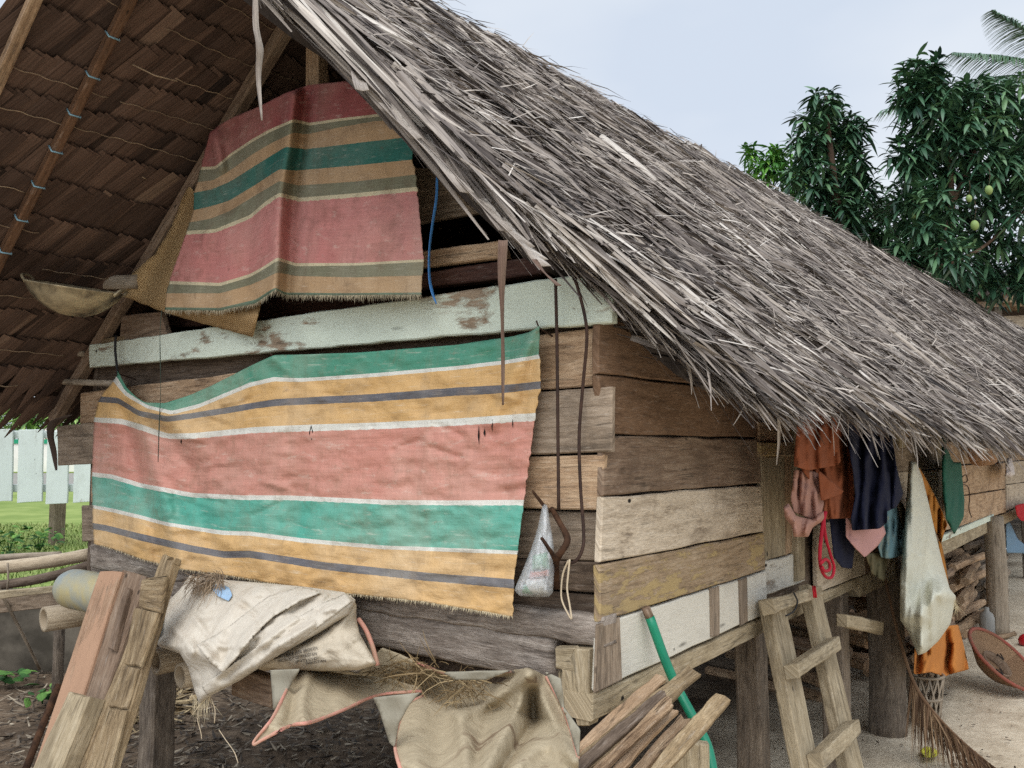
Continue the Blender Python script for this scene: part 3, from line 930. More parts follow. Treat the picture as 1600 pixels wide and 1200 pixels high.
# floor beams, floor, stilts, hidden walls
mb = MB(); slab(mb, side(926, 1086, .004), side(1200, 962, .004), side(1200, 985, .004), side(926, 1128, .004), .09, n=(1, 0, 0), tone=.8); obj('floor_beam', mb, W_ladder, house, smooth=False)
mb = MB(); slab(mb, side(1200, 962, .004), side(1352, 898, -.006), side(1352, 912, -.006), side(1200, 985, .004), .09, n=(1, 0, 0), tone=.6); obj('floor_beam', mb, W_ladder, house, smooth=False)
mb = MB(); slab(mb, (-.01, 2.5, .96), (-.01, YE, .96), (-.01, YE, .86), (-.01, 2.5, .86), .09, n=(1, 0, 0), tone=.7, seg=.4); obj('floor_beam', mb, W_ladder, house, smooth=False)
mb = MB()
slab(mb, side(1474, 836, .02), side(1553, 803, .02), side(1553, 812, .02), side(1470, 848, .02), .03, n=(1, 0, 0), tone=.7)
obj('skirting_board', mb, W_mint, house, smooth=False)
mb = MB()
slab(mb, (XL, .02, .95), (-.1, .02, .95), (-.1, YE, .95), (XL, YE, .95), .04, n=(0, 0, 1), seg=.6, bow=0)
obj('floor', mb, W_dark, house, smooth=False)
mb = MB(); slab(mb, (XL, YE, 2.2), (XL, .02, 2.2), (XL, .02, .95), (XL, YE, .95), .03, n=(-1, 0, 0), seg=.5, bow=0); obj('rear_wall', mb, W_dark, house, smooth=False)
mb = MB(); slab(mb, (0, YE, 2.2), (XL, YE, 2.2), (XL, YE, .95), (0, YE, .95), .03, n=(0, 1, 0), seg=.5, bow=0); obj('rear_wall', mb, W_dark, house, smooth=False)
mb = MB(); slab(mb, (-1.75, 2.6, 2.95), (-.85, 2.6, 2.85), (-.12, 2.6, 2.05), (XL, 2.6, 2.0), .03, n=(0, -1, 0), seg=.5, bow=0); obj('rear_wall', mb, W_dark, house, smooth=False)
mb = MB(); slab(mb, (XL, 2.6, 2.0), (-.12, 2.6, 2.05), (-.12, 2.6, .98), (XL, 2.6, .98), .03, n=(0, -1, 0), seg=.5, bow=0); obj('rear_wall', mb, W_dark, house, smooth=False)
mb = MB(); slab(mb, (-.03, 9.4, 2.2), (-.03, YE, 2.2), (-.03, YE, .95), (-.03, 9.4, .95), .03, n=(1, 0, 0), seg=.5, bow=0); obj('rear_wall', mb, W_dark, house, smooth=False)
mb = MB(); slab(mb, (-.025, .03, 2.15), (-.025, 9.4, 2.2), (-.025, 9.4, 1.02), (-.025, .03, 1.0), .01, n=(1, 0, 0), seg=.5, bow=0); obj('rear_wall', mb, W_dark, house, smooth=False)
mb = MB(); slab(mb, (XL, .035, 2.06), (-.06, .035, 2.06), (-.06, .035, 1.0), (XL, .035, 1.0), .01, n=(0, -1, 0), seg=.5, bow=0); obj('rear_wall', mb, W_dark, house, smooth=False)
def post_at(name, px0, px1, py, z1, r, mt, rnd, xo=0, p=None):
    if p is None: p = ground((px0 + px1) / 2, py)
    mb = MB()
    if rnd:
        tube(mb, [(p[0], p[1], -.05), (p[0] + .01, p[1], z1 * .5), (p[0], p[1], z1)], [r * 1.05, r, r * .97], 16, rough=.08, smooth_n=5)
    else:
        beam(mb, (p[0], p[1], -.05), (p[0], p[1], z1), r * 2, r * 2, up=(0, 1, 0), jit=.01, bev=.01)
    obj(name, mb, mt, house, smooth=rnd)
post_at('stilt', 0, 0, 0, .95, .05, W_post, False, p=(-.10, 1.28, 0))
post_at('stilt', 0, 0, 0, .93, .055, W_post, False, p=(-.09, 2.33, 0))
post_at('stilt', 0, 0, 0, .95, .098, W_post, True, p=tuple(ground(1387, 1142)))
post_at('stilt', 0, 0, 0, 1.0, .085, W_bamboo_grey, True, p=tuple(ground(1559, 988)))
for x, y in ((-.12, 10.5), (-.12, 14), (-.12, 18), (XL + .15, .3), (XL + .15, 3.2), (XL + .15, 6.5), (XL + .15, 10.5), (-1.35, 3.2), (-1.35, 6.5)):
    post_at('stilt', 0, 0, 0, .92, .06, W_post, False, p=(x, y, 0))
mb = MB()
slab(mb, *[side(x, y, .10) for x, y in [(1325, 960), (1382, 972), (1380, 992), (1325, 980)]], .05, n=(1, 0, 0), tone=.7)
obj('cross_brace', mb, W_ladder, house, smooth=False)

# gable framing seen between the cloth and the roof
g = lambda x, y, off=0: front(x, y, off)
def one_slab(name, q, t, n, m, **kw):
    mb = MB(); slab(mb, *q, t, n=n, **kw)
    return obj(name, mb, m, house, smooth=False)
one_slab('king_post', [g(477, 40, -.02), g(497, 40, -.02), g(497, 330, -.02), g(477, 330, -.02)], .05, (0, -1, 0), W_tan, tone=.7)
one_slab('gable_board', [g(640, 262, -.10), g(700, 262, -.10), g(760, 330, -.10), g(640, 352, -.10)], .025, (0, -1, 0), W_grey, tone=.5)
one_slab('gable_board', [g(640, 394, .0), g(782, 376, .0), g(790, 402, .0), g(640, 419, .0)], .03, (0, -1, 0), W_tan, tone=.7)
one_slab('gable_board', [g(640, 428, -.01), g(930, 388, -.01), g(940, 415, -.01), g(640, 452, -.01)], .05, (0, -1, 0), W_red, tone=.5)
one_slab('gable_board', [g(207, 383, -.06), g(262, 373, -.06), g(262, 420, -.06), g(207, 424, -.06)], .03, (0, -1, 0), W_grey, tone=.55)
one_slab('gable_board', [g(150, 500, -.10), g(640, 440, -.10), g(640, 475, -.10), g(150, 525, -.10)], .03, (0, -1, 0), W_red, tone=.4)
for pts, r in (([front(272, 300, .02), front(272, 300, .02) + np.array([0, 4, .1])], .045), ([(0.0, -.10, 2.095), (0.0, .6, 2.02), (-0.05, 3, 2.0)], .036), ([(RX + .02, -.8, 3.27), (RX + .02, YE, 3.27 + .045 * YE)], .04)):
    mb = MB(); tube(mb, pts, r, 12, rough=.1, tone=.6); obj('purlin', mb, W_tan, house)

# ------------------------------------------------------------------ the roof
nR = np.array([MR, 0, 1.0]); nR /= np.linalg.norm(nR)
dR = np.array([1.0, 0, -MR]); dR /= np.linalg.norm(dR)
nL = np.array([-ML, 0, 1.0]); nL /= np.linalg.norm(nL)
dL = np.array([-1.0, 0, -ML]); dL /= np.linalg.norm(dL)
cosR = dR[0]; cosL = -dL[0]
# lower outline of the right slope, read where the thatch ends: (x, y) in plan
edge_px = [(434, -12), (514, 36), (594, 121), (672, 200), (750, 281), (812, 345), (880, 380), (962, 424), (1040, 510), (1100, 570), (1170, 615), (1240, 645),
           (1320, 662), (1400, 690), (1480, 712), (1600, 745)]
edge = np.array([hit(x, y, (RX, 0, RZ), (MR, 0, 1)) for x, y in edge_px])
ey = np.concatenate([[-.95], edge[:, 1], [8.0, YE + .3]])
ex = np.concatenate([[RX], edge[:, 0], [.78, .85]])
o_ = np.argsort(ey, kind='stable'); 
ey, ex = ey[o_], np.maximum.accumulate(ex[o_])
def xe(y): return np.interp(y, ey, ex)
def SR(x, y, h=0.0):
    x = np.asarray(x, float); y = np.asarray(y, float)
    P = np.stack([x, y, ridge_z(y) - MR * (x - RX)], -1)
    return P + nR * np.asarray(h)[..., None] if np.ndim(h) else P + nR * h

# under layer of the right slope
rows_y = np.concatenate([np.linspace(-.9, 4, 50), np.linspace(4.3, YE, 40)])
V, Q = [], []
nc = 14
for layer, hh in ((0, -.03), (1, -.12)):
    for y in rows_y:
        w_ = max(.02, min(xe(y) - .10, xe(y - .14) - .03) - RX)
        for c in range(nc + 1):
            V.append(SR(RX + w_ * c / nc, y, hh))
V = np.array(V); nr_ = len(rows_y); ii = np.arange(len(V)).reshape(2, nr_, nc + 1)
q0 = np.stack([ii[0, :-1, :-1], ii[0, :-1, 1:], ii[0, 1:, 1:], ii[0, 1:, :-1]], -1).reshape(-1, 4)
q1 = np.stack([ii[1, :-1, :-1], ii[1, 1:, :-1], ii[1, 1:, 1:], ii[1, :-1, 1:]], -1).reshape(-1, 4)
qe = np.stack([ii[0, :-1, -1], ii[1, :-1, -1], ii[1, 1:, -1], ii[0, 1:, -1]], -1)
qf = np.stack([ii[0, 0, :-1], ii[1, 0, :-1], ii[1, 0, 1:], ii[0, 0, 1:]], -1)
under = (V, np.concatenate([q0, q1, qe, qf]), V[:, [1, 0]], np.full(len(V), .12))

def noise2(x, y, s, seed):
    return np.array([mnoise.noise(Vector((a * s, b * s * 1.0, seed))) for a, b in zip(x, y)])
def right_strands(n, y0, y1, L, w, lift, ang, angsd, tone0, tonesd, segs=2, hroot=(0, .035), fold=0.0, xmin=None, droop=.05, power=1.0, overhang=.035):
    y = y0 + (y1 - y0) * rng.uniform(0, 1, n) ** power
    Ls = rng.uniform(*L, n)
    a = rng.normal(ang, angsd, n)
    d = dR[None] * np.cos(a)[:, None] + np.array([0, 1.0, 0])[None] * np.sin(a)[:, None]
    d[:, 2] += 0  # stays in the slope
    lo = RX - .05
    x = lo + (xe(y) - lo) * rng.uniform(0, 1, n)
    tipx = x + d[:, 0] * Ls; tipy = y + d[:, 1] * Ls
    over = tipx - (xe(tipy) + rng.normal(-.02, overhang, n))
    k = over > 0
    sh = np.where(k, over / np.maximum(d[:, 0], .2), 0)
    x = x - d[:, 0] * sh; y = y - d[:, 1] * sh
    lowf = noise2(x, y, 2.2, 3.1); mid = noise2(x, y, 7.0, 8.2)
    # courses: each row of shingles starts on the one below
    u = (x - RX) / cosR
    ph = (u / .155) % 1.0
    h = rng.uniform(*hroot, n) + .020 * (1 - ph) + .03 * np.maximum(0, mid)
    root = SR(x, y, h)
    tone = np.clip(tone0 + .16 * lowf + .24 * mid + rng.normal(0, tonesd, n) - .26 * (ph > .84), 0, 1)  # course ends and low gaps darkened: shade painted into the strand tone
    nrm = nR[None] + rng.normal(0, .45, (n, 3))
    return ribbons(root, d, nrm, Ls, rng.uniform(*w, n), tone, segs, droop=droop * rng.uniform(0, 1.6, n), lift=rng.uniform(*lift, n), fold=fold, curl=rng.normal(0, .08, n))
parts = [under]
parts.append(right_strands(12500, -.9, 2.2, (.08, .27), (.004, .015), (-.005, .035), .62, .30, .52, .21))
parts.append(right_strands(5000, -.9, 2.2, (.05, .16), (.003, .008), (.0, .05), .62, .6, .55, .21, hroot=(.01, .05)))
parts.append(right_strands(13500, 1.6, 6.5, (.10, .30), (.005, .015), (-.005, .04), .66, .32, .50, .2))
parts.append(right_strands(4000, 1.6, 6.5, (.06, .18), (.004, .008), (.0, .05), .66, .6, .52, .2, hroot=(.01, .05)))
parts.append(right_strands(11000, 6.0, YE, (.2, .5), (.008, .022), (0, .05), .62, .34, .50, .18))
# broad leaves, more of them near the verge
parts.append(right_strands(2800, -.9, 5.5, (.16, .42), (.013, .034), (.0, .03), .58, .2, .52, .22, segs=4, fold=.22, hroot=(.01, .04)))
# loose ends standing up against the sky
parts.append(right_strands(800, -.5, 9, (.06, .14), (.002, .005), (.03, .08), .7, .6, .6, .2, hroot=(.02, .06)))
# ridge: short ends leaning over
n = 1500
y = rng.uniform(-.8, YE, n) ** 1.0
root = np.stack([RX + rng.normal(0, .05, n), y, ridge_z(y) + rng.uniform(-.02, .03, n)], 1)
d = np.stack([rng.normal(.5, .5, n), rng.normal(.6, .6, n), rng.normal(-.35, .25, n)], 1)
parts.append(ribbons(root, d, np.tile([0.1, 0, 1.0], (n, 1)) + rng.normal(0, .3, (n, 3)), rng.uniform(.08, .22, n), rng.uniform(.004, .012, n), np.clip(rng.normal(.5, .18, n), 0, 1), 2, droop=.25))
# verge: long folded leaves fanning off the cut edge, drooping
def verge(n, y0, y1, L, w, tone, sd_, back=(.02, .3), droop=(.0, .3), angm=.35, angs=.22, h=(-.05, .05), fold=.3, segs=5, over=(.0, .08)):
    yt = rng.uniform(y0, y1, n)
    xt = xe(yt) + rng.uniform(*over, n) - .02
    a = rng.normal(angm, angs, n)
    d = dR[None] * np.cos(a)[:, None] + np.array([0, 1.0, 0])[None] * np.sin(a)[:, None]
    Ls = rng.uniform(*L, n)
    x = xt - d[:, 0] * Ls; y = yt - d[:, 1] * Ls
    # roots stay under the thatch
    lim = xe(y)
    k = x > lim - .03
    x = np.where(k, lim - .03, x)
    root = SR(x, y, rng.uniform(*h, n))
    P1 = SR(xt, yt, rng.uniform(-.04, .04, n))
    dd = P1 - root
    Ls = np.linalg.norm(dd, axis=1)
    nrm = nR[None] + rng.normal(0, .35, (n, 3))
    return ribbons(root, dd, nrm, Ls, rng.uniform(*w, n), np.clip(rng.normal(tone, sd_, n), 0, 1), segs, droop=rng.uniform(*droop, n), fold=fold, curl=rng.normal(0, .05, n))
parts.append(verge(480, -.85, .05, (.24, .6), (.012, .036), .62, .26, angm=.3, droop=(-.02, .05), h=(-.03, .045)))
parts.append(verge(1300, -.85, .5, (.16, .42), (.005, .014), .52, .24, fold=0, segs=3, droop=(0, .07)))
parts.append(verge(1500, -.1, 5, (.15, .42), (.005, .015), .54, .22, fold=0, segs=3, droop=(0, .28), over=(-.06, .06), angs=.35))
parts.append(verge(800, .1, 9, (.15, .35), (.004, .012), .45, .18, fold=0, segs=3, droop=(.02, .22), h=(-.12, -.05), over=(-.10, -.01)))
parts.append(verge(350, .15, 1.2, (.15, .4), (.006, .02), .42, .15, fold=0, segs=3, droop=(.05, .2), h=(-.12, -.05), over=(-.08, .0)))
# wisps hanging off the eave
n = 60
y = rng.uniform(.0, 4.5, n)
root = SR(xe(y) - .04, y, rng.uniform(-.05, .01, n))
d = np.stack([rng.normal(.15, .15, n), rng.normal(.1, .2, n), np.full(n, -1.0)], 1)
parts.append(ribbons(root, d, np.tile([1.0, -.3, .2], (n, 1)) + rng.normal(0, .4, (n, 3)), rng.uniform(.05, .15, n), rng.uniform(.002, .007, n), np.clip(rng.normal(.6, .15, n), 0, 1), 4, droop=.1, curl=rng.normal(0, .3, n)))
n = 34
y = rng.uniform(.05, 3.2, n)
root = SR(xe(y) - .05, y, rng.uniform(-.03, .02, n))
d = np.stack([rng.normal(.35, .2, n), rng.normal(.25, .25, n), np.full(n, -.9)], 1)
parts.append(ribbons(root, d, np.tile([1.0, -.3, .2], (n, 1)) + rng.normal(0, .4, (n, 3)), rng.uniform(.09, .2, n), rng.uniform(.006, .013, n), np.clip(rng.normal(.68, .15, n), 0, 1), 4, droop=.2, fold=.25, curl=rng.normal(0, .35, n)))
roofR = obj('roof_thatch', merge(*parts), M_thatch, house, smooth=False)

# single dry leaves that hang loose from the verge
def leaf_strip(name, pts, w, mt, tone=.6, off=None, parent=house, label=None):
    P = spline([np.asarray(p) for p in pts], 5); n = len(P)
    mb = MB(); V = []; U = []; T = []
    for i, p in enumerate(P):
        t = i / (n - 1)
        wt_ = np.interp(t, np.linspace(0, 1, len(w)), w)
        s = RT * math.cos(1.2 * math.sin(3 * t)) + FH * math.sin(1.2 * math.sin(3 * t))
        for k in (-1, 0, 1):
            V.append(p + s * wt_ * .5 * k + FH * (.25 * wt_ if k == 0 else 0)); U.append((t, k * wt_)); T.append(tone + .12 * k)
    F = []
    for i in range(n - 1):
        for k in range(2):
            a = i * 3 + k; F.append((a, a + 1, a + 4, a + 3))
    mb.add(V, F, U, T)
    return obj(name, mb, mt, parent, label=label, solid=.0015)
v = lambda x, y, o: front(x, y, o)
leaf_strip('hanging_leaf', [v(399, -20, .8), v(400, 40, .8), v(406, 75, .79), v(404, 120, .78), v(409, 188, .78)], [.010, .016, .028, .014, .003], M_thatch, .7, label='long dry palm leaf strip hanging from the roof edge')
leaf_strip('hanging_leaf', [v(786, 375, .42), v(784, 440, .42), v(785, 500, .41), v(786, 560, .40), v(786, 633, .40)], [.022, .024, .019, .014, .004], M_leaf_under, .75, label='long brown palm leaf strip hanging over the lower tarp')
leaf_strip('hanging_leaf', [v(835, 405, .42), v(850, 425, .42), v(873, 446, .42)], [.012, .022, .012], M_leaf_under, .7)
# upright scrap of leaf right at the corner
for q in ([(780, 340), (815, 380), (850, 415)], [(750, 310), (800, 365), (846, 405)], [(660, 210), (730, 290), (790, 360)], [(680, 230), (750, 315), (825, 385)],
          [(530, 55), (550, 95), (566, 140)], [(545, 75), (605, 160), (650, 215)], [(600, 160), (660, 225), (730, 300)]):
    leaf_strip('hanging_leaf', [hit(x, y, (RX, 0, RZ - .02), (MR, 0, 1)) for x, y in q], [.03, .055, .035], M_thatch, random.uniform(.55, .85))

# left slope, seen from below: courses of folded palm leaves
RZL = 3.30
YV = -.84
def SL(u, y, h=0.0):   # u down the slope from the ridge, h towards the sky
    u = np.asarray(u, float); y = np.asarray(y, float)
    P = np.array([RX, 0, RZL]) + dL * u[..., None] + np.stack([np.zeros_like(y), y, .03 * np.maximum(y, 0)], -1)
    return P + nL * (np.asarray(h)[..., None] if np.ndim(h) else h)
ULEN = 2.46
parts = []
cs = np.arange(-.05, ULEN - .1, .162)
for ci, u0 in enumerate(cs):
    ylim = 9.0
    sp = .034
    ys = np.arange(YV + .05, ylim, sp); n = len(ys)
    ys = ys + rng.normal(0, .006, n)
    wav = .012 * np.sin(ys * 3 + ci) + .010 * np.array([mnoise.noise(Vector((a * 2.2, ci * 3.1, 0))) for a in ys])
    u = u0 + wav + rng.normal(0, .0035, n)
    last = ci >= len(cs) - 2
    root = SL(u, ys, rng.uniform(-.004, .004, n))
    d = dL[None] + nL[None] * .11 + np.array([0, 1.0, 0])[None] * (-.33 + rng.normal(0, .05, n))[:, None]
    Lf = rng.uniform(.34, .40, n) if not last else rng.uniform(.15, .33, n)
    tn = np.clip(.42 + .22 * np.array([mnoise.noise(Vector((a * 1.1, ci * .9, 5))) for a in ys]) + rng.normal(0, .15, n), 0, 1)
    if last: d = d - nL[None] * .14 + np.array([0, 0, -.12])
    parts.append(ribbons(root, d, -nL[None] + rng.normal(0, .07, (n, 3)), Lf, rng.uniform(.056, .074, n), tn, 2, fold=.035, droop=.0, shape='blade' if last else 'strand'))
# closed skin above
ysk = np.linspace(YV + .05, YE, 60)
A = SL(np.full(60, -.1), ysk, .16); B = SL(np.full(60, ULEN - .12), ysk, .16)
A2 = SL(np.full(60, -.1), ysk, .10); B2 = SL(np.full(60, ULEN - .12), ysk, .10)
VV = np.concatenate([A, B, A2, B2]); i0 = np.arange(59)
qq = np.concatenate([np.stack([i0, i0 + 60, i0 + 61, i0 + 1], 1), np.stack([i0 + 120, i0 + 121, i0 + 181, i0 + 180], 1), np.stack([i0 + 60, i0 + 180, i0 + 181, i0 + 61], 1)])
parts.append((VV, qq, VV[:, [1, 0]], np.full(240, .1)))
roofL = obj('roof_thatch', merge(*parts), M_leaf_under, house, smooth=False, label='underside of the left roof slope in rows of brown folded palm leaves')
# rattan stitching
mb = MB()
for ci, u0 in enumerate(cs[:-1]):
    y = YV - .05
    while y < 2.4:
        ln = random.uniform(.3, 1.3)
        if random.random() < .7:
            yy = np.arange(y, y + ln, .022)
            uu = u0 + .075 + .012 * np.sin(yy * 3 + ci) + .0035 * np.sin(yy * 72) + .008 * np.array([mnoise.noise(Vector((a * 3, ci * 2.0, 1))) for a in yy])
            tube(mb, list(SL(uu, yy, -.006 + .010 * (uu - u0))), .0019, 4, tone=random.random())
        y += ln + random.uniform(.02, .25)
for k in range(14):
    u0, y0 = random.uniform(.2, 2.2), random.uniform(YV, 1.0)
    a = SL(np.array([u0]), np.array([y0]), -.015)[0]
    b = a + np.array([random.uniform(-.1, .1), random.uniform(.05, .2), random.uniform(-.06, .04)])
    tube(mb, [a, (a + b) / 2 + np.array([0, 0, -.01]), b], .003, 4)
obj('stitching', mb, M_string, roofL)
# rafters under the left slope
def rafter(y, u0, u1, w, h, mt, ties, off=-.012):
    mb = MB()
    a, b = SL(np.array([u0]), np.array([y]), off)[0], SL(np.array([u1]), np.array([y]), off)[0]
    beam(mb, a, b, w, h, up=nL, bev=.006, tone=.55)
    r = obj('rafter', mb, mt, house, smooth=False)
    if ties:
        for u in cs:
            if u < u0 + .02 or u > u1: continue
            m2 = MB(); c = SL(np.array([u + .012]), np.array([y]), off)[0]
            yv = np.array([0, 1.0, 0])
            lp = [c + yv * (w / 2 + .003) + nL * h / 2, c + yv * (w / 2 + .003) - nL * (h / 2 + .003), c - yv * (w / 2 + .003) - nL * (h / 2 + .003), c - yv * (w / 2 + .003) + nL * h / 2]
            tube(m2, lp, .0036, 5)
            obj('tie', m2, M_bluetie, r)
rafter(-.565, .0, ULEN - .3, .032, .03, W_rafter, True, -.02)
rafter(-.02, .0, ULEN - .1, .05, .05, W_brown, False, -.035)
rafter(YV + .02, -.05, ULEN - .1, .035, .03, W_tan, False, -.01)
for y in (1.1, 2.2): rafter(y, 0, ULEN - .1, .05, .05, W_brown, False, -.035)
# battens tied under the lower left slope
for pts, r in (([front(-20, 538, .05), front(130, 553, .05)], .014), ([front(-20, 592, .05), front(195, 600, .05)], .014), ([front(-30, 440, .16), front(60, 444, .14), front(215, 440, .08)], .030)):
    mb = MB(); tube(mb, pts, r, 10, rough=.12); obj('batten', mb, W_bamboo_grey, house)

# ------------------------------------------------------------------ the striped cloths on the front wall
def fringe(name, line, place, off, ln, n, mt, parent, tone=.6, spread=.35):
    line = np.array(line, float)
    xs = np.linspace(line[0, 0], line[-1, 0], n) + rng.normal(0, .4, n)
    ys = np.interp(xs, line[:, 0], line[:, 1]) - 1.0
    root = np.array([place(a, b, (off(np.array([[a, b]]))[0] if callable(off) else off) + .001) for a, b in zip(xs, ys)])
    d = np.stack([rng.normal(0, spread, n), rng.normal(-.05, .2, n), np.full(n, -1.0)], 1)
    rb = ribbons(root, d, np.tile([0, -1.0, 0], (n, 1)) + rng.normal(0, .3, (n, 3)), np.abs(rng.normal(ln, ln * .35, n)), rng.uniform(.0012, .0028, n), np.clip(rng.normal(tone, .15, n), 0, 1), 2, droop=.1, shape='blade')
    return obj(name, rb, mt, parent)
GREEN, WHT, YEL, GRY, RED, TEAL = lin(78, 142, 118), lin(216, 214, 204), lin(208, 168, 112), lin(98, 97, 102), lin(196, 136, 120), lin(84, 162, 142)
M_tarp = stripe_mat('woven_striped_tarp', [GREEN, WHT, YEL, GRY, YEL, WHT, RED, WHT, TEAL, WHT, YEL, GRY, YEL], lin(130, 108, 84), fade=.5, dirtamt=.45, rough=.55)
rows = [
 [(184, 580), (196, 604), (212, 620), (226, 629), (258, 630), (295, 618), (330, 603), (395, 570), (428, 555), (470, 554), (560, 551), (712, 539), (800, 526), (828, 519), (843, 509)],
 [(183, 588), (196, 611), (230, 633), (269, 642), (312, 631), (390, 598), (428, 589), (470, 591), (587, 583), (712, 572), (790, 563), (842, 554)],
 [(178, 595), (196, 618), (230, 638), (269, 648), (312, 637), (390, 604), (428, 595), (470, 596), (587, 588), (712, 577), (790, 568), (843, 559)],
 [(158, 619), (185, 621), (217, 641), (262, 650), (300, 645), (360, 635), (400, 628), (431, 623), (587, 615), (712, 605), (787, 601), (845, 595)],
 [(154, 628), (185, 630), (217, 650), (262, 659), (300, 654), (360, 645), (400, 638), (431, 634), (587, 627), (712, 618), (787, 614), (844, 607)],
 [(148, 652), (190, 654), (225, 664), (244, 671), (262, 677), (300, 677), (400, 667), (494, 663), (587, 660), (712, 654), (837, 645)],
 [(147, 656), (190, 659), (225, 670), (244, 677), (262, 682), (300, 682), (400, 672), (494, 669), (587, 666), (712, 660), (836, 652)],
 [(144, 738), (175, 741), (220, 755), (300, 770), (380, 774), (450, 774), (600, 781), (700, 782), (819, 781)],
 [(144, 743), (175, 747), (220, 761), (300, 776), (380, 780), (450, 780), (600, 787), (700, 788), (818, 788)],
 [(145, 789), (175, 794), (220, 805), (262, 816), (300, 822), (350, 829), (390, 830), (475, 841), (600, 852), (700, 856), (809, 860)],
 [(145, 794), (175, 800), (220, 811), (262, 822), (300, 828), (350, 836), (390, 837), (475, 848), (600, 858), (700, 862), (808, 866)],
 [(145, 817), (165, 820), (225, 835), (300, 852), (350, 861), (390, 860), (506, 878), (662, 894), (803, 905)],
 [(146, 826), (165, 829), (225, 845), (300, 862), (350, 871), (390, 870), (506, 889), (662, 906), (803, 918)],
 [(147, 850), (175, 857), (225, 875), (280, 889), (350, 898), (428, 912), (537, 927), (662, 940), (787, 961), (801, 963)]]
rel = Relief(.075)
rel.fold([(190, 590), (235, 650), (300, 690)], .035, 22).fold([(195, 600), (230, 660), (262, 680)], -.02, 14)
rel.fold([(428, 560), (430, 700), (420, 850)], .016, 30).fold([(262, 650), (262, 760), (230, 830)], .02, 26).fold([(840, 515), (800, 590), (770, 660)], .018, 12)
rel.fold([(842, 520), (825, 600), (815, 640)], -.012, 8).fold([(195, 640), (212, 720), (232, 800), (250, 880)], -.03, 13).fold([(215, 640), (238, 720), (262, 800), (285, 890)], .024, 12).fold([(262, 670), (300, 740), (330, 850)], -.014, 14)
rel.fold([(428, 560), (460, 590), (500, 620)], .010, 9).fold([(428, 560), (400, 590), (370, 630)], .010, 9).fold([(350, 850), (400, 862), (430, 905)], .015, 14)
for k in range(46):
    x0, y0 = random.uniform(160, 800), random.uniform(600, 930); a = random.uniform(-.5, .5)
    rel.fold([(x0, y0), (x0 + 45 * math.cos(a), y0 + 45 * math.sin(a))], random.choice([-1, 1]) * random.uniform(.003, .009), random.uniform(3, 8))
rel.crumple((150, 560, 800, 940), 90, (.0015, .0045), (2.0, 5.0), (18, 70), (-.4, .4), 3).crumple((150, 560, 800, 940), 40, (.0015, .004), (2, 4), (14, 40), (-3.1, 3.1), 5)
rel.noise(.018, 120, 90, 3).noise(.009, 40, 22, 7).noise(.0035, 14, 9, 9)
rel.tilt(lambda P: .035 * np.clip((P[:, 1] - 700) / 250, 0, 1) + .04 * np.exp(-((P[:, 0] - 275) / 60) ** 2 - ((P[:, 1] - 640) / 35) ** 2))
mb = MB(); row_sheet(mb, rows, front, rel, ncol=250, dense=3)
tarpL = obj('striped_tarp', mb, M_tarp, solid=.002, label='lower striped woven tarp, bright yellow, salmon and teal, nailed along its top', cat='tarp', group='striped cloths on the front wall')
M_fr1 = plain('pale_frayed_thread', lin(214, 198, 164), .9)
fringe('fringe', rows[-1], front, rel, .009, 900, M_fr1, tarpL)
# torn slits
M_gap = plain('dark_hole', lin(30, 26, 24), 1)
for (x, y, w, h) in ((486, 676, 3.4, 12), (748, 680, 1.6, 16), (769, 665, 1.2, 11), (757, 676, 1.8, 7), (801, 662, 1.0, 8), (283, 690, 1.5, 4)):
    P = np.array([(x, y - h), (x + w * .8, y - h * .2), (x + w * .3, y + h), (x - w, y + h * .1)])
    hh = rel(P) + .003
    mb = MB(); mb.add([front(p[0], p[1], q) for p, q in zip(P, hh)], [(0, 3, 2, 1)]); obj('torn_slit', mb, M_gap, tarpL, smooth=False)
# nails that pin it
M_iron = plain('rusty_iron', lin(74, 54, 44), .7, .3, col2=lin(48, 36, 32), scale=20, metal=.3)
for q in ((427, 556), (842, 508), (185, 580)):
    mb = MB(); a = front(q[0], q[1] + 4, .085); tube(mb, [a + np.array([0, .08, -.02]), a, a + np.array([0, -.012, .018])], .0026, 6)
    obj('nail', mb, M_iron, tarpL)

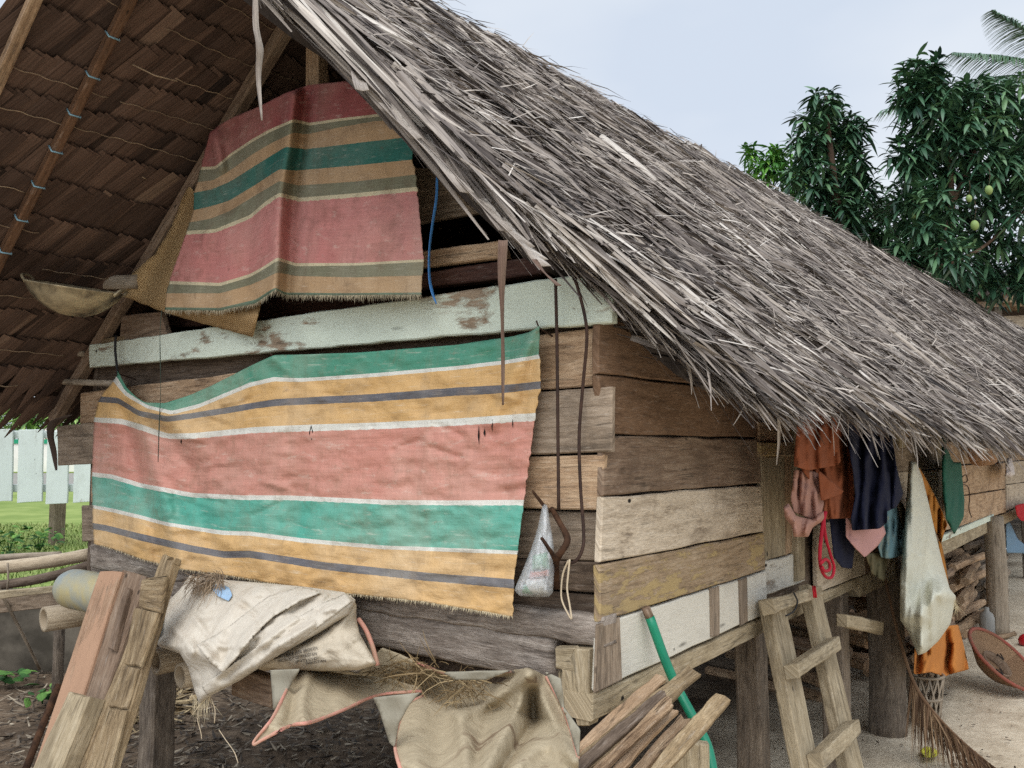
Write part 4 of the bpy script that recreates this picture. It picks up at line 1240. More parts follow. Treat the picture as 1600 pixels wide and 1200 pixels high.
D_RED, CREAM, OLIVE, TAN, DTEAL, P_RED = lin(146, 82, 80), lin(196, 184, 152), lin(118, 116, 95), lin(172, 142, 108), lin(52, 104, 94), lin(184, 121, 115)
M_cloth = stripe_mat('faded_striped_cloth', [D_RED, CREAM, OLIVE, TAN, DTEAL, TAN, OLIVE, CREAM, P_RED, CREAM, OLIVE, TAN, lin(96, 116, 98)], lin(92, 70, 56), fade=.36, dirtamt=.5, rough=.88, sheen=.12)
rows2 = [
 [(328, 207), (345, 194), (365, 183), (406, 166), (445, 146), (481, 133), (550, 126), (640, 118)],
 [(314, 261), (337, 260), (360, 240), (395, 217), (422, 202), (459, 186), (484, 192), (531, 185), (584, 179), (644, 171)],
 [(313, 265), (337, 264), (360, 244), (395, 221), (422, 206), (459, 190), (484, 196), (531, 189), (584, 183), (645, 175)],
 [(309, 284), (334, 281), (365, 262), (395, 240), (422, 224), (459, 206), (478, 209), (530, 198), (587, 188), (646, 184)],
 [(303, 301), (330, 296), (359, 284), (400, 258), (447, 229), (478, 233), (525, 227), (619, 216), (648, 213)],
 [(303, 328), (330, 322), (359, 313), (400, 288), (437, 264), (462, 266), (556, 258), (644, 249)],
 [(297, 347), (330, 341), (359, 329), (400, 304), (437, 282), (466, 289), (556, 283), (650, 272)],
 [(292, 361), (337, 358), (391, 336), (415, 315), (437, 301), (469, 309), (556, 302), (651, 292)],
 [(291, 365), (337, 362), (391, 340), (415, 320), (437, 305), (469, 313), (556, 306), (652, 296)],
 [(265, 439), (344, 442), (391, 428), (414, 415), (434, 402), (462, 411), (556, 411), (662, 405)],
 [(264, 444), (344, 447), (391, 433), (414, 420), (434, 407), (462, 416), (556, 415), (662, 409)],
 [(260, 458), (344, 458), (391, 445), (414, 435), (434, 425), (462, 431), (556, 433), (660, 430)],
 [(258, 480), (344, 481), (400, 468), (420, 455), (431, 449), (445, 457), (525, 458), (658, 457)],
 [(258, 485), (344, 486), (400, 474), (420, 460), (431, 453), (445, 461), (525, 462), (657, 461)]]
rel2 = Relief(.10)
rel2.fold([(459, 150), (450, 230), (437, 300), (432, 400), (428, 455)], .055, 13).fold([(480, 140), (470, 250), (462, 320), (452, 460)], -.035, 15)
rel2.fold([(335, 215), (345, 262)], .03, 10).fold([(360, 200), (370, 280)], -.02, 14).fold([(395, 300), (390, 400), (385, 470)], -.02, 18)
rel2.fold([(560, 150), (575, 300), (570, 450)], .012, 22).fold([(615, 230), (622, 350), (620, 460)], -.010, 14).fold([(330, 350), (310, 400), (300, 470)], .012, 16)
rel2.crumple((300, 180, 650, 450), 50, (.0015, .004), (2.0, 5.0), (25, 90), (1.2, 1.9), 8)
rel2.noise(.014, 90, 90, 5).noise(.005, 26, 30, 8)
rel2.tilt(lambda P: .05 * np.clip((P[:, 1] - 250) / 220, 0, 1))
mb = MB(); row_sheet(mb, rows2, front, rel2, ncol=170, dense=3)
clothU = obj('striped_cloth', mb, M_cloth, solid=.002, label='upper faded striped cloth, dark red and olive, hanging in the gable under the roof', cat='cloth', group='striped cloths on the front wall')
fringe('fringe', rows2[-1], front, rel2, .015, 900, plain('grey_frayed_thread', lin(168, 156, 130), .9), clothU)

# the woven mat behind it
M_mat = mat_weave('woven_palm_mat', lin(140, 108, 70), lin(204, 174, 126), 95)
relm = Relief(.085).noise(.02, 60, 60, 2).noise(.006, 18, 18, 4).fold([(262, 470), (400, 500)], .03, 16).fold([(300, 300), (250, 410), (220, 470)], -.03, 16)
mb = MB()
poly_sheet(mb, [(296, 287), (303, 300), (330, 330), (420, 420), (408, 470), (396, 526), (340, 512), (255, 487), (190, 462), (192, 440), (215, 420), (243, 396), (268, 355), (285, 310)], front, relm, step=5, ragged=.5)
obj('woven_mat', mb, M_mat, solid=.004, label='tan woven palm mat sticking out behind the upper striped cloth', cat='mat')

# wok on the rail at the left
M_wok = plain('sooty_aluminium', lin(188, 172, 138), .55, .4, col2=lin(52, 46, 42), scale=11, metal=.35, bump=.3)
wok = empty('wok', dep(117, 490, 3.45), 'old round bottomed wok, sooty and dull, hanging under the eave at the left', 'wok')
mb = MB()
ax = UP * math.cos(.17) + RT * math.sin(.17) * -1 * -1
ax = UP * .985 + RT * .16 - FW * .06
c = dep(116, 450, 3.45)
pr = [(.001, -.112), (.05, -.108), (.095, -.09), (.135, -.062), (.163, -.028), (.178, 0), (.184, .004), (.183, .007), (.175, .004), (.16, -.026), (.13, -.058), (.09, -.085), (.001, -.106)]
lathe(mb, c, ax, pr, 40, wob=.03)
obj('bowl', mb, M_wok, wok)
axn = ax / np.linalg.norm(ax)
rx = np.cross(axn, FH); rx /= np.linalg.norm(rx)
for sgn in (-1, 1):
    mb = MB(); b = c + rx * sgn * .178
    fy = np.cross(axn, rx)
    tube(mb, [b - fy * .035 - axn * .005, b + rx * sgn * .02 - fy * .03 + axn * .018, b + rx * sgn * .024 + axn * .022, b + rx * sgn * .02 + fy * .03 + axn * .018, b + fy * .035 - axn * .005], .006, 8, smooth_n=4)
    obj('handle', mb, M_wok, wok)

# ------------------------------------------------------------------ small hanging things on the front
def single(name, mb, m, label, cat, group=None, **kw):
    return obj(name, mb, m, label=label, cat=cat, group=group, **kw)
M_blue = plain('blue_plastic_ribbon', lin(70, 128, 190), .4)
leaf_b = leaf_strip('blue_ribbon', [front(x, y, .2) for x, y in [(683, 276), (682, 310), (676, 350), (671, 392), (671, 430), (675, 455), (682, 475)]], [.006, .008, .011, .012, .011, .003], M_blue, parent=None)
tag(leaf_b, 'thin blue plastic ribbon dangling beside the upper cloth', 'ribbon')
mb = MB(); tube(mb, [front(x, y, .09) for x, y in [(868, 436), (870, 520), (871, 600), (872, 700), (873, 797)]], .0046, 8, smooth_n=4)
single('iron_rod', mb, M_iron, 'straight dark iron rod hanging down the front planks near the corner', 'rod')
mb = MB(); tube(mb, [front(x, y, o) for x, y, o in [(892, 410, .1), (900, 440, .1), (913, 490, .09), (917, 530, .08), (911, 600, .06), (905, 680, .06), (907, 760, .06), (912, 830, .06), (910, 858, .07), (900, 876, .08), (882, 882, .09)]], .0046, 8, smooth_n=5)
single('iron_hook', mb, M_iron, 'long bent iron rod with a hooked lower end beside the corner', 'rod')
M_bark = plain('dark_bark', lin(84, 60, 44), .9, .1, col2=lin(46, 34, 28), scale=25, bump=.8)
mb = MB()
tube(mb, [front(x, y, o) for x, y, o in [(862, 795, .05), (872, 812, .08), (884, 835, .10), (886, 848, .11), (876, 864, .12), (868, 876, .10), (867, 896, .07), (870, 918, .05)]], [.006, .008, .009, .010, .010, .012, .013, .009], 9, smooth_n=5, rough=.35)
tube(mb, [front(x, y, o) for x, y, o in [(868, 874, .14), (858, 858, .20), (846, 840, .22)]], [.008, .006, .005], 8, smooth_n=4, rough=.2)
tube(mb, [front(x, y, o) for x, y, o in [(858, 800, .07), (845, 784, .10), (832, 767, .12)]], [.006, .005, .004], 8, smooth_n=4, rough=.2)
single('branch_hook', mb, M_bark, 'gnarled forked branch nailed up as a hook for the plastic bag', 'hook')
M_twine = plain('pale_twine', lin(206, 188, 160), .9)
mb = MB(); tube(mb, [front(x, y, .11) for x, y in [(888, 876), (880, 895), (877, 918), (878, 938), (888, 960), (893, 966), (890, 945), (886, 920), (888, 895), (890, 874)]], .0028, 6, smooth_n=5, rough=.3)
single('twine_loop', mb, M_twine, 'loop of pale twine hanging from the hooked rod', 'twine')
mb = MB(); tube(mb, [front(x, y, o) for x, y, o in [(253, 484, .16), (250, 520, .16), (251, 600, .16), (249, 660, .15), (247, 722, .14)]], .0016, 5, smooth_n=6, rough=.6)
single('dark_string', mb, plain('dark_green_string', lin(60, 72, 62), .9), 'thin dark string dangling over the left part of the lower tarp', 'string')
M_rub = plain('black_rubber', lin(38, 36, 36), .7)
mb = MB(); tube(mb, [front(x, y, .09) for x, y in [(181, 524), (180, 545), (182, 568), (185, 590)]], .0058, 6, smooth_n=4)
single('rubber_strap', mb, M_rub, 'black rubber strap holding the left top corner of the lower tarp', 'strap')
lf = leaf_strip('dark_strip', [dep(x, y, 3.7) for x, y in [(110, 648), (84, 660), (79, 680), (84, 705), (88, 735)]], [.02, .04, .035, .025, .008], plain('dark_dry_leaf', lin(70, 58, 50), .9), parent=None)
tag(lf, 'dark dry leaf strip curling down in front of the picket fence', 'dry leaf')

# plastic bag
k = NT('thin_clear_plastic', .25, .5)
k.b.inputs['Alpha'].default_value = .5
cr_ = k.noise(k.obj(), 40, 5, .6, 2)
M_bag = k.done(k.ramp(cr_, [(.3, lin(190, 194, 196)), (.6, lin(238, 240, 240))]), k.bump(cr_, .8, .01))
bag = empty('plastic_bag', front(835, 932, .15), 'knotted clear plastic bag of small packets hanging at the tarp edge', 'bag')
rb_ = Relief(.10).pillow(.07, 24).wave(.008, 13, .15, 1).noise(.006, 9, 30, 2)
mb = MB(); poly_sheet(mb, [(848, 788), (840, 825), (830, 858), (815, 895), (803, 922), (812, 931), (835, 933), (857, 933), (864, 926), (866, 890), (865, 850), (860, 820), (855, 788)], front, rb_, step=3, back=lambda P, d: Relief(.10).pillow(-.03, 24)(P, d))
obj('plastic_film', mb, M_bag, bag)
for (po, cl) in (([(822, 905), (853, 900), (856, 926), (818, 928)], lin(224, 224, 220)), ([(832, 868), (856, 862), (860, 890), (830, 893)], lin(120, 176, 138)),
                 ([(818, 912), (834, 916), (832, 929), (815, 927)], lin(86, 160, 120)), ([(828, 893), (858, 888), (858, 900), (826, 905)], lin(214, 130, 116))):
    mb = MB(); poly_sheet(mb, po, front, Relief(.115).pillow(.03, 10), step=3, back=.09)
    obj('packet', mb, cloth_mat('packet_foil', cl, rough=.4, weave=False), bag)

# ------------------------------------------------------------------ bamboo bench with sacks and canvas
bench = empty('bamboo_bench', (-1.4, -.3, 0), 'rough bench of bamboo tubes and a plank along the front wall', 'bench')
for (x, y, o, r, L) in ((68, 968, .10, .056, 2.4), (243, 1034, .26, .047, 2.0), (281, 1057, .34, .042, 1.8)):
    p = front(x, y, o); mb = MB()
    pts = [p + np.array([.12 * L * i / 12, L * i / 12, .004 * math.sin(i)]) for i in range(13)]
    tube(mb, pts, [r * (1 + (.05 if i % 4 == 3 else 0)) for i in range(13)], 18, hollow=.74)
    obj('bamboo_tube', mb, W_bamboo, bench)
mb = MB()
pr_ = front(372, 1062, .28); beam(mb, pr_, pr_ + np.array([.22, -.02, .0]), .05, .085)
obj('plank_end', mb, W_brown, bench, smooth=False)
for x in (-.25,):
    mb = MB(); tube(mb, [(x, -.37, -.02), (x, -.36, .78)], .035, 10, rough=.1); obj('leg', mb, W_post, bench)
for x in (-.25,):
    mb = MB(); tube(mb, [(x, -.45, .74), (x, -.02, .74)], .03, 10, rough=.1); obj('cross_pole', mb, W_bamboo_grey, bench)

BZ = .845
def bench_off(P, zt=BZ):
    """how far before the wall a resting sheet lies: on the bench top, then over its front edge"""
    out = []
    for x, y in P:
        q = ground(x, y, zt)
        o = -q[1]
        out.append(min(max(o, .06), .53) if y > 700 else .06)
    return np.array(out)

M_sack = cloth_mat('white_woven_sack', lin(200, 191, 176), lin(168, 150, 126), .455, .85, .5, 9, stain=None, spec=.1)
rs = Relief(.0).tilt(lambda P: .16 + .22 * np.clip((P[:, 1] - 900) / 110, 0, 1)).pillow(.045, 26)
rs.fold([(300, 1020), (356, 1040), (420, 985), (470, 943), (500, 935)], .020, 13).fold([(352, 1058), (400, 1005), (437, 962), (480, 938), (530, 932)], -.018, 9)
rs.fold([(310, 1095), (375, 1050), (431, 1012), (500, 968), (545, 945)], .022, 13).fold([(345, 1062), (400, 1025), (450, 985), (500, 952)], -.012, 7)
rs.fold([(290, 1030), (300, 980), (320, 940), (345, 915)], .02, 18).fold([(262, 990), (285, 950), (300, 920)], -.012, 11).fold([(330, 1020), (345, 980), (375, 940), (410, 918)], .018, 11)
rs.fold([(316, 1012), (330, 1035), (348, 1052)], .014, 8).noise(.012, 70, 40, 3).noise(.004, 30, 14, 6).noise(.0015, 9, 9, 8)
rs.fold([(300, 960), (330, 1000), (350, 1010)], .012, 5).fold([(360, 930), (400, 960), (410, 985)], -.014, 5).fold([(380, 1010), (440, 960), (480, 925)], .014, 5).fold([(410, 1005), (460, 970), (520, 950)], .012, 5).fold([(290, 950), (320, 965), (350, 955)], -.010, 6).fold([(400, 1040), (440, 1005), (490, 975)], .012, 4).fold([(270, 980), (290, 1000), (300, 1020)], .014, 5).fold([(440, 925), (470, 935), (510, 930)], .012, 5)
rs.crumple((240, 905, 540, 1080), 120, (.002, .0065), (1.6, 4.0), (10, 42), (-3.1, 3.1), 4).crumple((330, 920, 545, 1060), 40, (.003, .008), (2.0, 4.5), (30, 80), (-1.0, -.5), 6)
sackp = [(296, 899), (320, 903), (350, 906), (400, 910), (470, 916), (537, 925), (556, 937), (545, 960), (500, 988), (431, 1027), (375, 1063), (328, 1088), (312, 1101), (304, 1080), (294, 1042), (281, 1021), (250, 1011), (235, 996), (233, 981), (247, 959), (262, 940), (281, 921)]
mb = MB(); poly_sheet(mb, sackp, front, rs, step=2.6, back=lambda P, d: .10 + 0 * d)
sackW = single('white_sack', mb, M_sack, 'crumpled empty white woven sack with blue print piled on the bench', 'sack')
M_bprint = cloth_mat('faded_blue_print', lin(150, 178, 204), lin(216, 210, 198), .7, .85, .3, 12)
M_bprint2 = cloth_mat('blue_print', lin(104, 160, 204), lin(190, 200, 206), .4, .85, .3, 12)
for po, mi in (([(328, 916), (345, 912), (358, 918), (363, 930), (357, 939), (340, 931)], 0), ([(235, 985), (245, 972), (257, 961), (252, 985), (244, 1001), (236, 995)], 1)):
    P0 = Relief(.010).tilt(lambda P: rs(P, seg_dist(P, np.array(sackp, float))[0]))
    mb = MB(); poly_sheet(mb, po, front, P0, step=3); obj('blue_print', mb, [M_bprint, M_bprint2][mi], sackW)
for po, lift_, cutl in (([(308, 1008), (330, 1036), (349, 1052), (365, 1032), (395, 994), (425, 964), (470, 938), (503, 925), (470, 917), (420, 932), (380, 962), (345, 988)], .020, [(308, 1008), (330, 1036), (349, 1052), (365, 1032), (395, 994), (425, 964), (470, 938), (503, 925)]),
                 ([(324, 1086), (375, 1061), (431, 1026), (470, 1000), (520, 962), (552, 938), (540, 928), (505, 943), (455, 972), (405, 1008), (350, 1048), (316, 1072)], .015, [(316, 1072), (350, 1048), (405, 1008), (455, 972), (505, 943), (540, 928)])):
    LY = Relief(.004).tilt(lambda P: rs(P, seg_dist(P, np.array(sackp, float))[0])).fold(cutl, lift_, 12).crumple((300, 920, 550, 1085), 30, (.002, .005), (1.6, 3), (10, 40), (-1.0, -.4), 12)
    mb = MB(); poly_sheet(mb, po, front, LY, step=2.6, ragged=.4); obj('fold_layer', mb, M_sack, sackW, solid=.004)
fringe('loose_thread', [(300, 1085), (312, 1100), (330, 1087)], front, .40, .06, 40, M_fr1, sackW, spread=.5)
mb = MB()
for pts in ([(312, 1098), (308, 1120), (314, 1145), (315, 1155)], [(330, 1090), (336, 1110), (335, 1130)], [(342, 1140), (352, 1155), (366, 1175), (372, 1192)]):
    tube(mb, [front(x, y, .4) for x, y in pts], .0015, 4, smooth_n=4, rough=.3)
obj('loose_thread', mb, M_twine, sackW)
# frayed fibre tuft at the top of the sack
n = 260
root = np.array([front(rng.uniform(300, 350), rng.uniform(896, 912), .27) for _ in range(n)])
d = np.stack([rng.normal(0, 1, n), rng.normal(-.4, .3, n), rng.normal(-.2, .7, n)], 1)
obj('fibre_tuft', ribbons(root, d, rng.normal(0, 1, (n, 3)), rng.uniform(.03, .08, n), .0022, rng.uniform(.2, .9, n), 3, droop=.6, curl=.4), M_string, sackW)

M_sack2 = cloth_mat('grey_rice_sack', lin(188, 176, 156), lin(140, 124, 102), .4, .85, .5, 13, spec=.1)
rs2 = Relief(.0).tilt(lambda P: .16 + .17 * np.clip((P[:, 1] - 930) / 100, 0, 1)).pillow(.06, 30).fold([(553, 950), (520, 990), (470, 1015)], .02, 9).fold([(560, 990), (530, 1010), (500, 1020)], .012, 7).fold([(575, 1030), (540, 1000)], -.012, 7).noise(.02, 40, 30, 5).noise(.007, 15, 12, 9)
rs2.crumple((420, 935, 585, 1040), 60, (.002, .005), (1.6, 3.5), (10, 40), (-1.2, .3), 7)
sp2 = [(548, 928), (557, 945), (557, 968), (562, 990), (576, 1015), (589, 1038), (560, 1047), (500, 1049), (440, 1045), (405, 1042), (430, 1015), (480, 985), (520, 955)]
mb = MB(); poly_sheet(mb, sp2, front, rs2, step=2.6, back=lambda P, d: .08 + 0 * d)
sackG = single('rice_sack', mb, M_sack2, 'grey printed rice sack with faded black lettering beside the canvas', 'sack')
M_ink = plain('faded_black_ink', lin(70, 66, 66), .8)
def printed(name, lines, place, relief, poly, parent, m):
    """lines: (text, px, py, dirx, diry, px height)"""
    mb = MB()
    for (s_, x0, y0, dx, dy, hpx, wpx) in lines:
        cu = bpy.data.curves.new('t', 'FONT'); cu.body = s_; cu.size = 1.0
        ob = bpy.data.objects.new('t', cu); COL.objects.link(ob)
        bpy.context.view_layer.update()
        me = bpy.data.meshes.new_from_object(ob.evaluated_get(bpy.context.evaluated_depsgraph_get()))
        vs = np.array([v.co[:] for v in me.vertices]); fs = [tuple(p.vertices) for p in me.polygons]
        bpy.data.objects.remove(ob); bpy.data.meshes.remove(me); bpy.data.curves.remove(cu)
        w = vs[:, 0].max()
        kx = wpx / w
        l = math.hypot(dx, dy); ux, uy = dx / l, dy / l
        P = np.stack([x0 + vs[:, 0] * kx * ux + vs[:, 1] * hpx * uy * 1.0, y0 + vs[:, 0] * kx * uy - vs[:, 1] * hpx * ux], 1)
        dd, _ = seg_dist(P, np.array(poly, float))
        hh = relief(P, dd) + .004
        mb.add([place(p[0], p[1], q) for p, q in zip(P, hh)], fs)
    return obj(name, mb, m, parent, smooth=False)
printed('printed_text', [('WHITE RICE (10% BROKEN', 428, 1031, 66, -16, 7.5, 70), ('PRODUCT OF PAKISTAN', 434, 1036, 64, -13.5, 6.8, 62), ('(PVT) LTD', 462, 1036.5, 34, -6, 5.8, 34), (', PAKISTAN', 474, 1040, 36, -6, 5.8, 36)],
        front, rs2, sp2, sackG, M_ink)

M_canvas = cloth_mat('beige_canvas', lin(176, 162, 136), lin(130, 116, 94), .5, .97, .4, 11, spec=.04, stain=lin(134, 116, 95))
M_cback = cloth_mat('grey_canvas_back', lin(146, 140, 124), lin(118, 108, 92), .4, .8, .25, 8)
canvas = empty('canvas_tarpaulin', front(700, 1150, .4), 'stiff beige canvas tarpaulin with pink hem draped over the bench', 'tarpaulin')
rc = Relief(.0).tilt(lambda P: bench_off(P, .87))
def rim_y(x): return np.interp(x, [640, 656, 690, 719, 745, 775, 800, 822, 840], [1080, 1083, 1102, 1114, 1104, 1084, 1068, 1052, 1046])
rc.tilt(lambda P: np.where((P[:, 0] > 645) & (P[:, 0] < 835), -.10 / (1 + np.exp(-(rim_y(P[:, 0]) - P[:, 1] - 3) / 2.5)) * np.clip((P[:, 1] - 1040) / 20, 0, 1), 0))
rc.fold([(719, 1118), (745, 1106), (775, 1087), (822, 1056)], .04, 12)
rc.fold([(822, 1054), (812, 1100), (801, 1125), (758, 1200)], .055, 15).crease([(822, 1054), (812, 1100), (801, 1125), (758, 1200)], .03, 6)
rc.fold([(834, 1080), (834, 1130), (812, 1165), (778, 1215)], -.075, 11)
rc.fold([(828, 1050), (846, 1090), (872, 1140), (900, 1186)], .05, 11).crease([(836, 1062), (848, 1092), (872, 1142), (898, 1186)], .025, 5)
rc.fold([(902, 1190), (860, 1160), (840, 1165), (800, 1200)], .05, 14)
rc.fold([(719, 1116), (724, 1150), (735, 1210)], .05, 13).fold([(690, 1125), (684, 1200)], -.03, 18).fold([(765, 1115), (755, 1150), (740, 1200)], -.035, 12).fold([(655, 1100), (645, 1150), (650, 1210)], .02, 16)
rc.crumple((630, 1050, 890, 1200), 70, (.0015, .005), (2.0, 5), (14, 60), (-3.1, 3.1), 9)
rc.noise(.012, 90, 80, 4).noise(.0015, 20, 18, 7)
cv = [(469, 1046), (537, 1046), (560, 1052), (597, 1012), (625, 1022), (650, 1034), (687, 1050), (712, 1056), (750, 1055), (794, 1048), (825, 1044), (853, 1056), (869, 1084), (884, 1116), (903, 1184), (905, 1215), (630, 1215), (616, 1169), (622, 1131), (637, 1100), (662, 1087), (656, 1078), (587, 1087), (560, 1090), (600, 1060), (560, 1056)]
mb = MB(); poly_sheet(mb, cv, front, rc, step=3)
obj('canvas', mb, M_canvas, canvas, solid=.004)
rf_ = Relief(.0).tilt(lambda P: bench_off(P, .865) + .04 + .14 * np.clip((600 - P[:, 0]) / 130, 0, 1)).fold([(470, 1052), (458, 1100), (450, 1130)], -.04, 10).fold([(480, 1055), (470, 1095), (475, 1125)], .04, 10).fold([(540, 1060), (530, 1100)], .025, 16).crumple((400, 1050, 650, 1150), 45, (.002, .006), (2, 5), (14, 50), (-3.1, 3.1), 2).noise(.02, 40, 40, 2)
fl = [(459, 1050), (480, 1047), (540, 1054), (600, 1058), (656, 1074), (656, 1079), (587, 1087), (537, 1109), (487, 1128), (453, 1135), (397, 1163), (400, 1152), (425, 1122), (444, 1084)]
mb = MB(); poly_sheet(mb, fl, front, rf_, step=3)
obj('flap', mb, M_canvas, canvas, solid=.004)
for po, o in (([(584, 1090), (656, 1082), (640, 1100), (623, 1130), (616, 1168), (609, 1160), (594, 1112)], .47), ([(423, 1047), (469, 1045), (446, 1084), (428, 1112)], .46), ([(397, 1163), (400, 1150), (426, 1120), (440, 1118), (420, 1150)], .60),
              ([(853, 1050), (876, 1060), (881, 1105), (906, 1140), (904, 1184), (884, 1118), (869, 1085)], .40), ([(575, 1000), (582, 1010), (592, 1045), (580, 1030), (566, 975)], .2), ([(690, 1050), (800, 1047), (760, 1062), (712, 1062)], .2)):
    mb = MB(); poly_sheet(mb, po, front, Relief(o).noise(.015, 30, 30, 3), step=4)
    obj('turned_corner', mb, M_cback, canvas, solid=.004)
M_pink = plain('faded_pink_binding', lin(206, 142, 128), .85, .15, col2=lin(186, 150, 128), scale=25)
mb = MB()
def hemline(pts, rel, poly, r=.0042):
    P = np.array(spline([(x, y) for x, y in pts], 6)); dd, _ = seg_dist(P, np.array(poly, float))
    h = rel(P, dd) + .006
    tube(mb, [front(p[0], p[1], q) for p, q in zip(P, h)], r, 7, rough=.2)
hemline([(469, 1047), (459, 1054), (444, 1086), (425, 1123), (400, 1154), (397, 1163), (412, 1155), (453, 1134), (487, 1128), (537, 1109), (587, 1087), (640, 1081), (659, 1080)], rf_, fl)
hemline([(662, 1087), (637, 1101), (623, 1131), (617, 1168), (630, 1214)], rc, cv)
hemline([(650, 1034), (687, 1050), (712, 1057), (750, 1055), (800, 1048)], rc, cv)
hemline([(853, 1057), (869, 1085), (884, 1117), (903, 1184)], rc, cv)
tube(mb, [front(x, y, .22) for x, y in [(560, 967), (572, 985), (582, 1010), (590, 1040)]], .007, 7, smooth_n=5)
obj('hem', mb, M_pink, canvas)
# straw on the canvas
n = 260
px = np.concatenate([rng.normal(632, 28, 170), rng.normal(728, 22, 90)]); py = np.concatenate([rng.normal(1057, 8, 170), rng.normal(1082, 11, 90)])
oo = bench_off(np.stack([px, py], 1), .87)
root = np.array([front(a, b, o + rng.uniform(.0, .05)) + np.array([0, 0, rng.uniform(0, .03)]) for a, b, o in zip(px, py, oo)])
d = np.stack([rng.normal(0, 1, n), rng.normal(-.2, .5, n), rng.normal(0, .35, n)], 1)
M_straw = thatch_mat('dry_straw', [(0, lin(76, 62, 44)), (.5, lin(146, 123, 88)), (1, lin(194, 172, 132))])
obj('straw', ribbons(root, d, rng.normal(0, 1, (n, 3)), rng.uniform(.05, .14, n), rng.uniform(.002, .004, n), rng.uniform(.1, .9, n), 3, droop=.3, curl=rng.normal(0, .3, n)), M_straw,
    label='loose dry straw lying in the hollow of the beige canvas', cat='straw', kind='stuff')

# tank behind the leaning boards
M_tank = plain('worn_blue_grey_paint', lin(136, 150, 156), .5, .35, col2=lin(178, 164, 118), scale=6, bump=.2)
p = front(101, 917, .09); mb = MB()
r_ = .085
lathe(mb, p, (1, 0, 0), [(.001, 0), (.03, .004), (.055, .018), (.074, .042), (.083, .07), (r_, .10), (r_, .3), (r_, .5), (.083, .62), (.074, .65), (.055, .675), (.001, .69)], 32)
tank = single('metal_tank', mb, M_tank, 'rounded blue grey metal tank with worn yellow paint behind the leaning boards', 'tank')

# ------------------------------------------------------------------ boards leaning at the left
LP0 = dep(190, 890, 3.05)
LN = np.array([0, -1.0, .45])
def lean(x, y, o=0.0):
    n = LN / np.linalg.norm(LN)
    return hit(x, y, LP0 + n * o, LN)
def lboard(name, quads, label, mats, cat='board', group='boards leaning by the bench'):
    mb = MB()
    for q, o, t, mi, kw in quads:
        slab(mb, *[lean(x, y, o) for x, y in q], t, n=LN, mi=mi, **kw)
    return obj(name, mb, mats, smooth=False, label=label, cat=cat, group=group)
lboard('painted_board', [([(156, 891), (190, 893), (78, 1240), (38, 1240)], .0, .035, 0, dict(seg=.05))], 'salmon painted board leaning leftmost, paint chipped along its edge', [W_salmon])
lboard('brown_board', [([(191, 889), (228, 900), (112, 1240), (80, 1240)], -.012, .04, 0, dict(seg=.05, tone=.45)), ([(195, 917), (201, 920), (178, 1017), (167, 1013)], .006, .02, 0, dict(tone=.2))],
       'plain brown board leaning between the salmon board and the rotten plank', [W_brown])
lboard('rotten_plank', [([(257, 861), (274, 867), (164, 1240), (104, 1240)], .03, .03, 0, dict(seg=.03, jit=.008, ends=(.06, 0), tone=.7)),
       ([(220, 905), (258, 898), (249, 956), (216, 948)], .048, .016, 0, dict(seg=.03, jit=.006, tone=.6)), ([(209, 950), (247, 957), (218, 1041), (193, 1037)], .044, .016, 0, dict(seg=.03, tone=.65)),
       ([(191, 1040), (217, 1044), (198, 1108), (169, 1105)], .040, .016, 0, dict(seg=.03, tone=.55)), ([(166, 1108), (197, 1110), (168, 1215), (136, 1212)], .044, .016, 0, dict(seg=.03, tone=.6))],
       'tall rotten plank with a ragged splintered top, pieced from short boards', [W_rot])
lboard('timber_chunk', [([(108, 1080), (140, 1087), (78, 1245), (30, 1245)], .09, .06, 0, dict(seg=.03, jit=.006, endj=.012, tone=.75))], 'short thick timber offcut leaning against the salmon board', [W_ladder], 'timber')
mb = MB(); tube(mb, [lean(92, 1070, -.05), lean(60, 1150, -.03), lean(30, 1230, 0)], .012, 8, rough=.2)
single('dark_stick', mb, M_bark, 'dark stick leaning behind the salmon board', 'stick')

# rack of poles and planks behind, left
rack = [('bamboo_pole', [(-60, 893), (60, 880), (143, 866)], 4.9, .036, W_bamboo, 'thick pale bamboo pole lying along the top of the low wall'),
        ('thin_pole', [(-60, 876), (20, 870), (95, 867)], 5.2, .020, W_bamboo_grey, 'thin reddish pole lying behind the thick bamboo pole'),
        ('dark_pole', [(-60, 922), (60, 905), (145, 882)], 4.8, .026, W_dark, 'dark weathered pole under the pale bamboo pole')]
for nm, pts, d_, r, m, lb in rack:
    mb = MB(); tube(mb, [dep(x, y, d_) for x, y in pts], r, 12, rough=.08, smooth_n=6)
    single(nm, mb, m, lb, 'pole')
mb = MB(); slab(mb, *[dep(x, y, d_) for x, y, d_ in [(-60, 930, 4.5), (103, 914, 4.4), (103, 924, 4.4), (-60, 943, 4.5)]], .03, tone=.75)
single('pale_lath', mb, W_ladder, 'pale squared lath lying below the dark pole', 'lath', smooth=False)
mb = MB(); slab(mb, *[dep(x, y, d_) for x, y, d_ in [(-60, 938, 4.7), (118, 922, 4.6), (125, 944, 4.6), (-60, 965, 4.7)]], .03, tone=.4)
single('grey_plank', mb, W_grey, 'grey plank lying under the pale lath beside the tank', 'plank', smooth=False)
mb = MB(); tube(mb, [dep(x, y, d_) for x, y, d_ in [(-10, 905, 4.6), (14, 950, 4.65), (40, 1000, 4.75), (62, 1045, 4.9)]], .010, 7, rough=.2, smooth_n=4)
tube(mb, [dep(x, y, 4.6) for x, y in [(12, 880), (13, 905), (11, 925)]], .006, 6)
single('leaning_twig', mb, W_bamboo_grey, 'thin crooked twig leaning on the low concrete wall', 'twig')
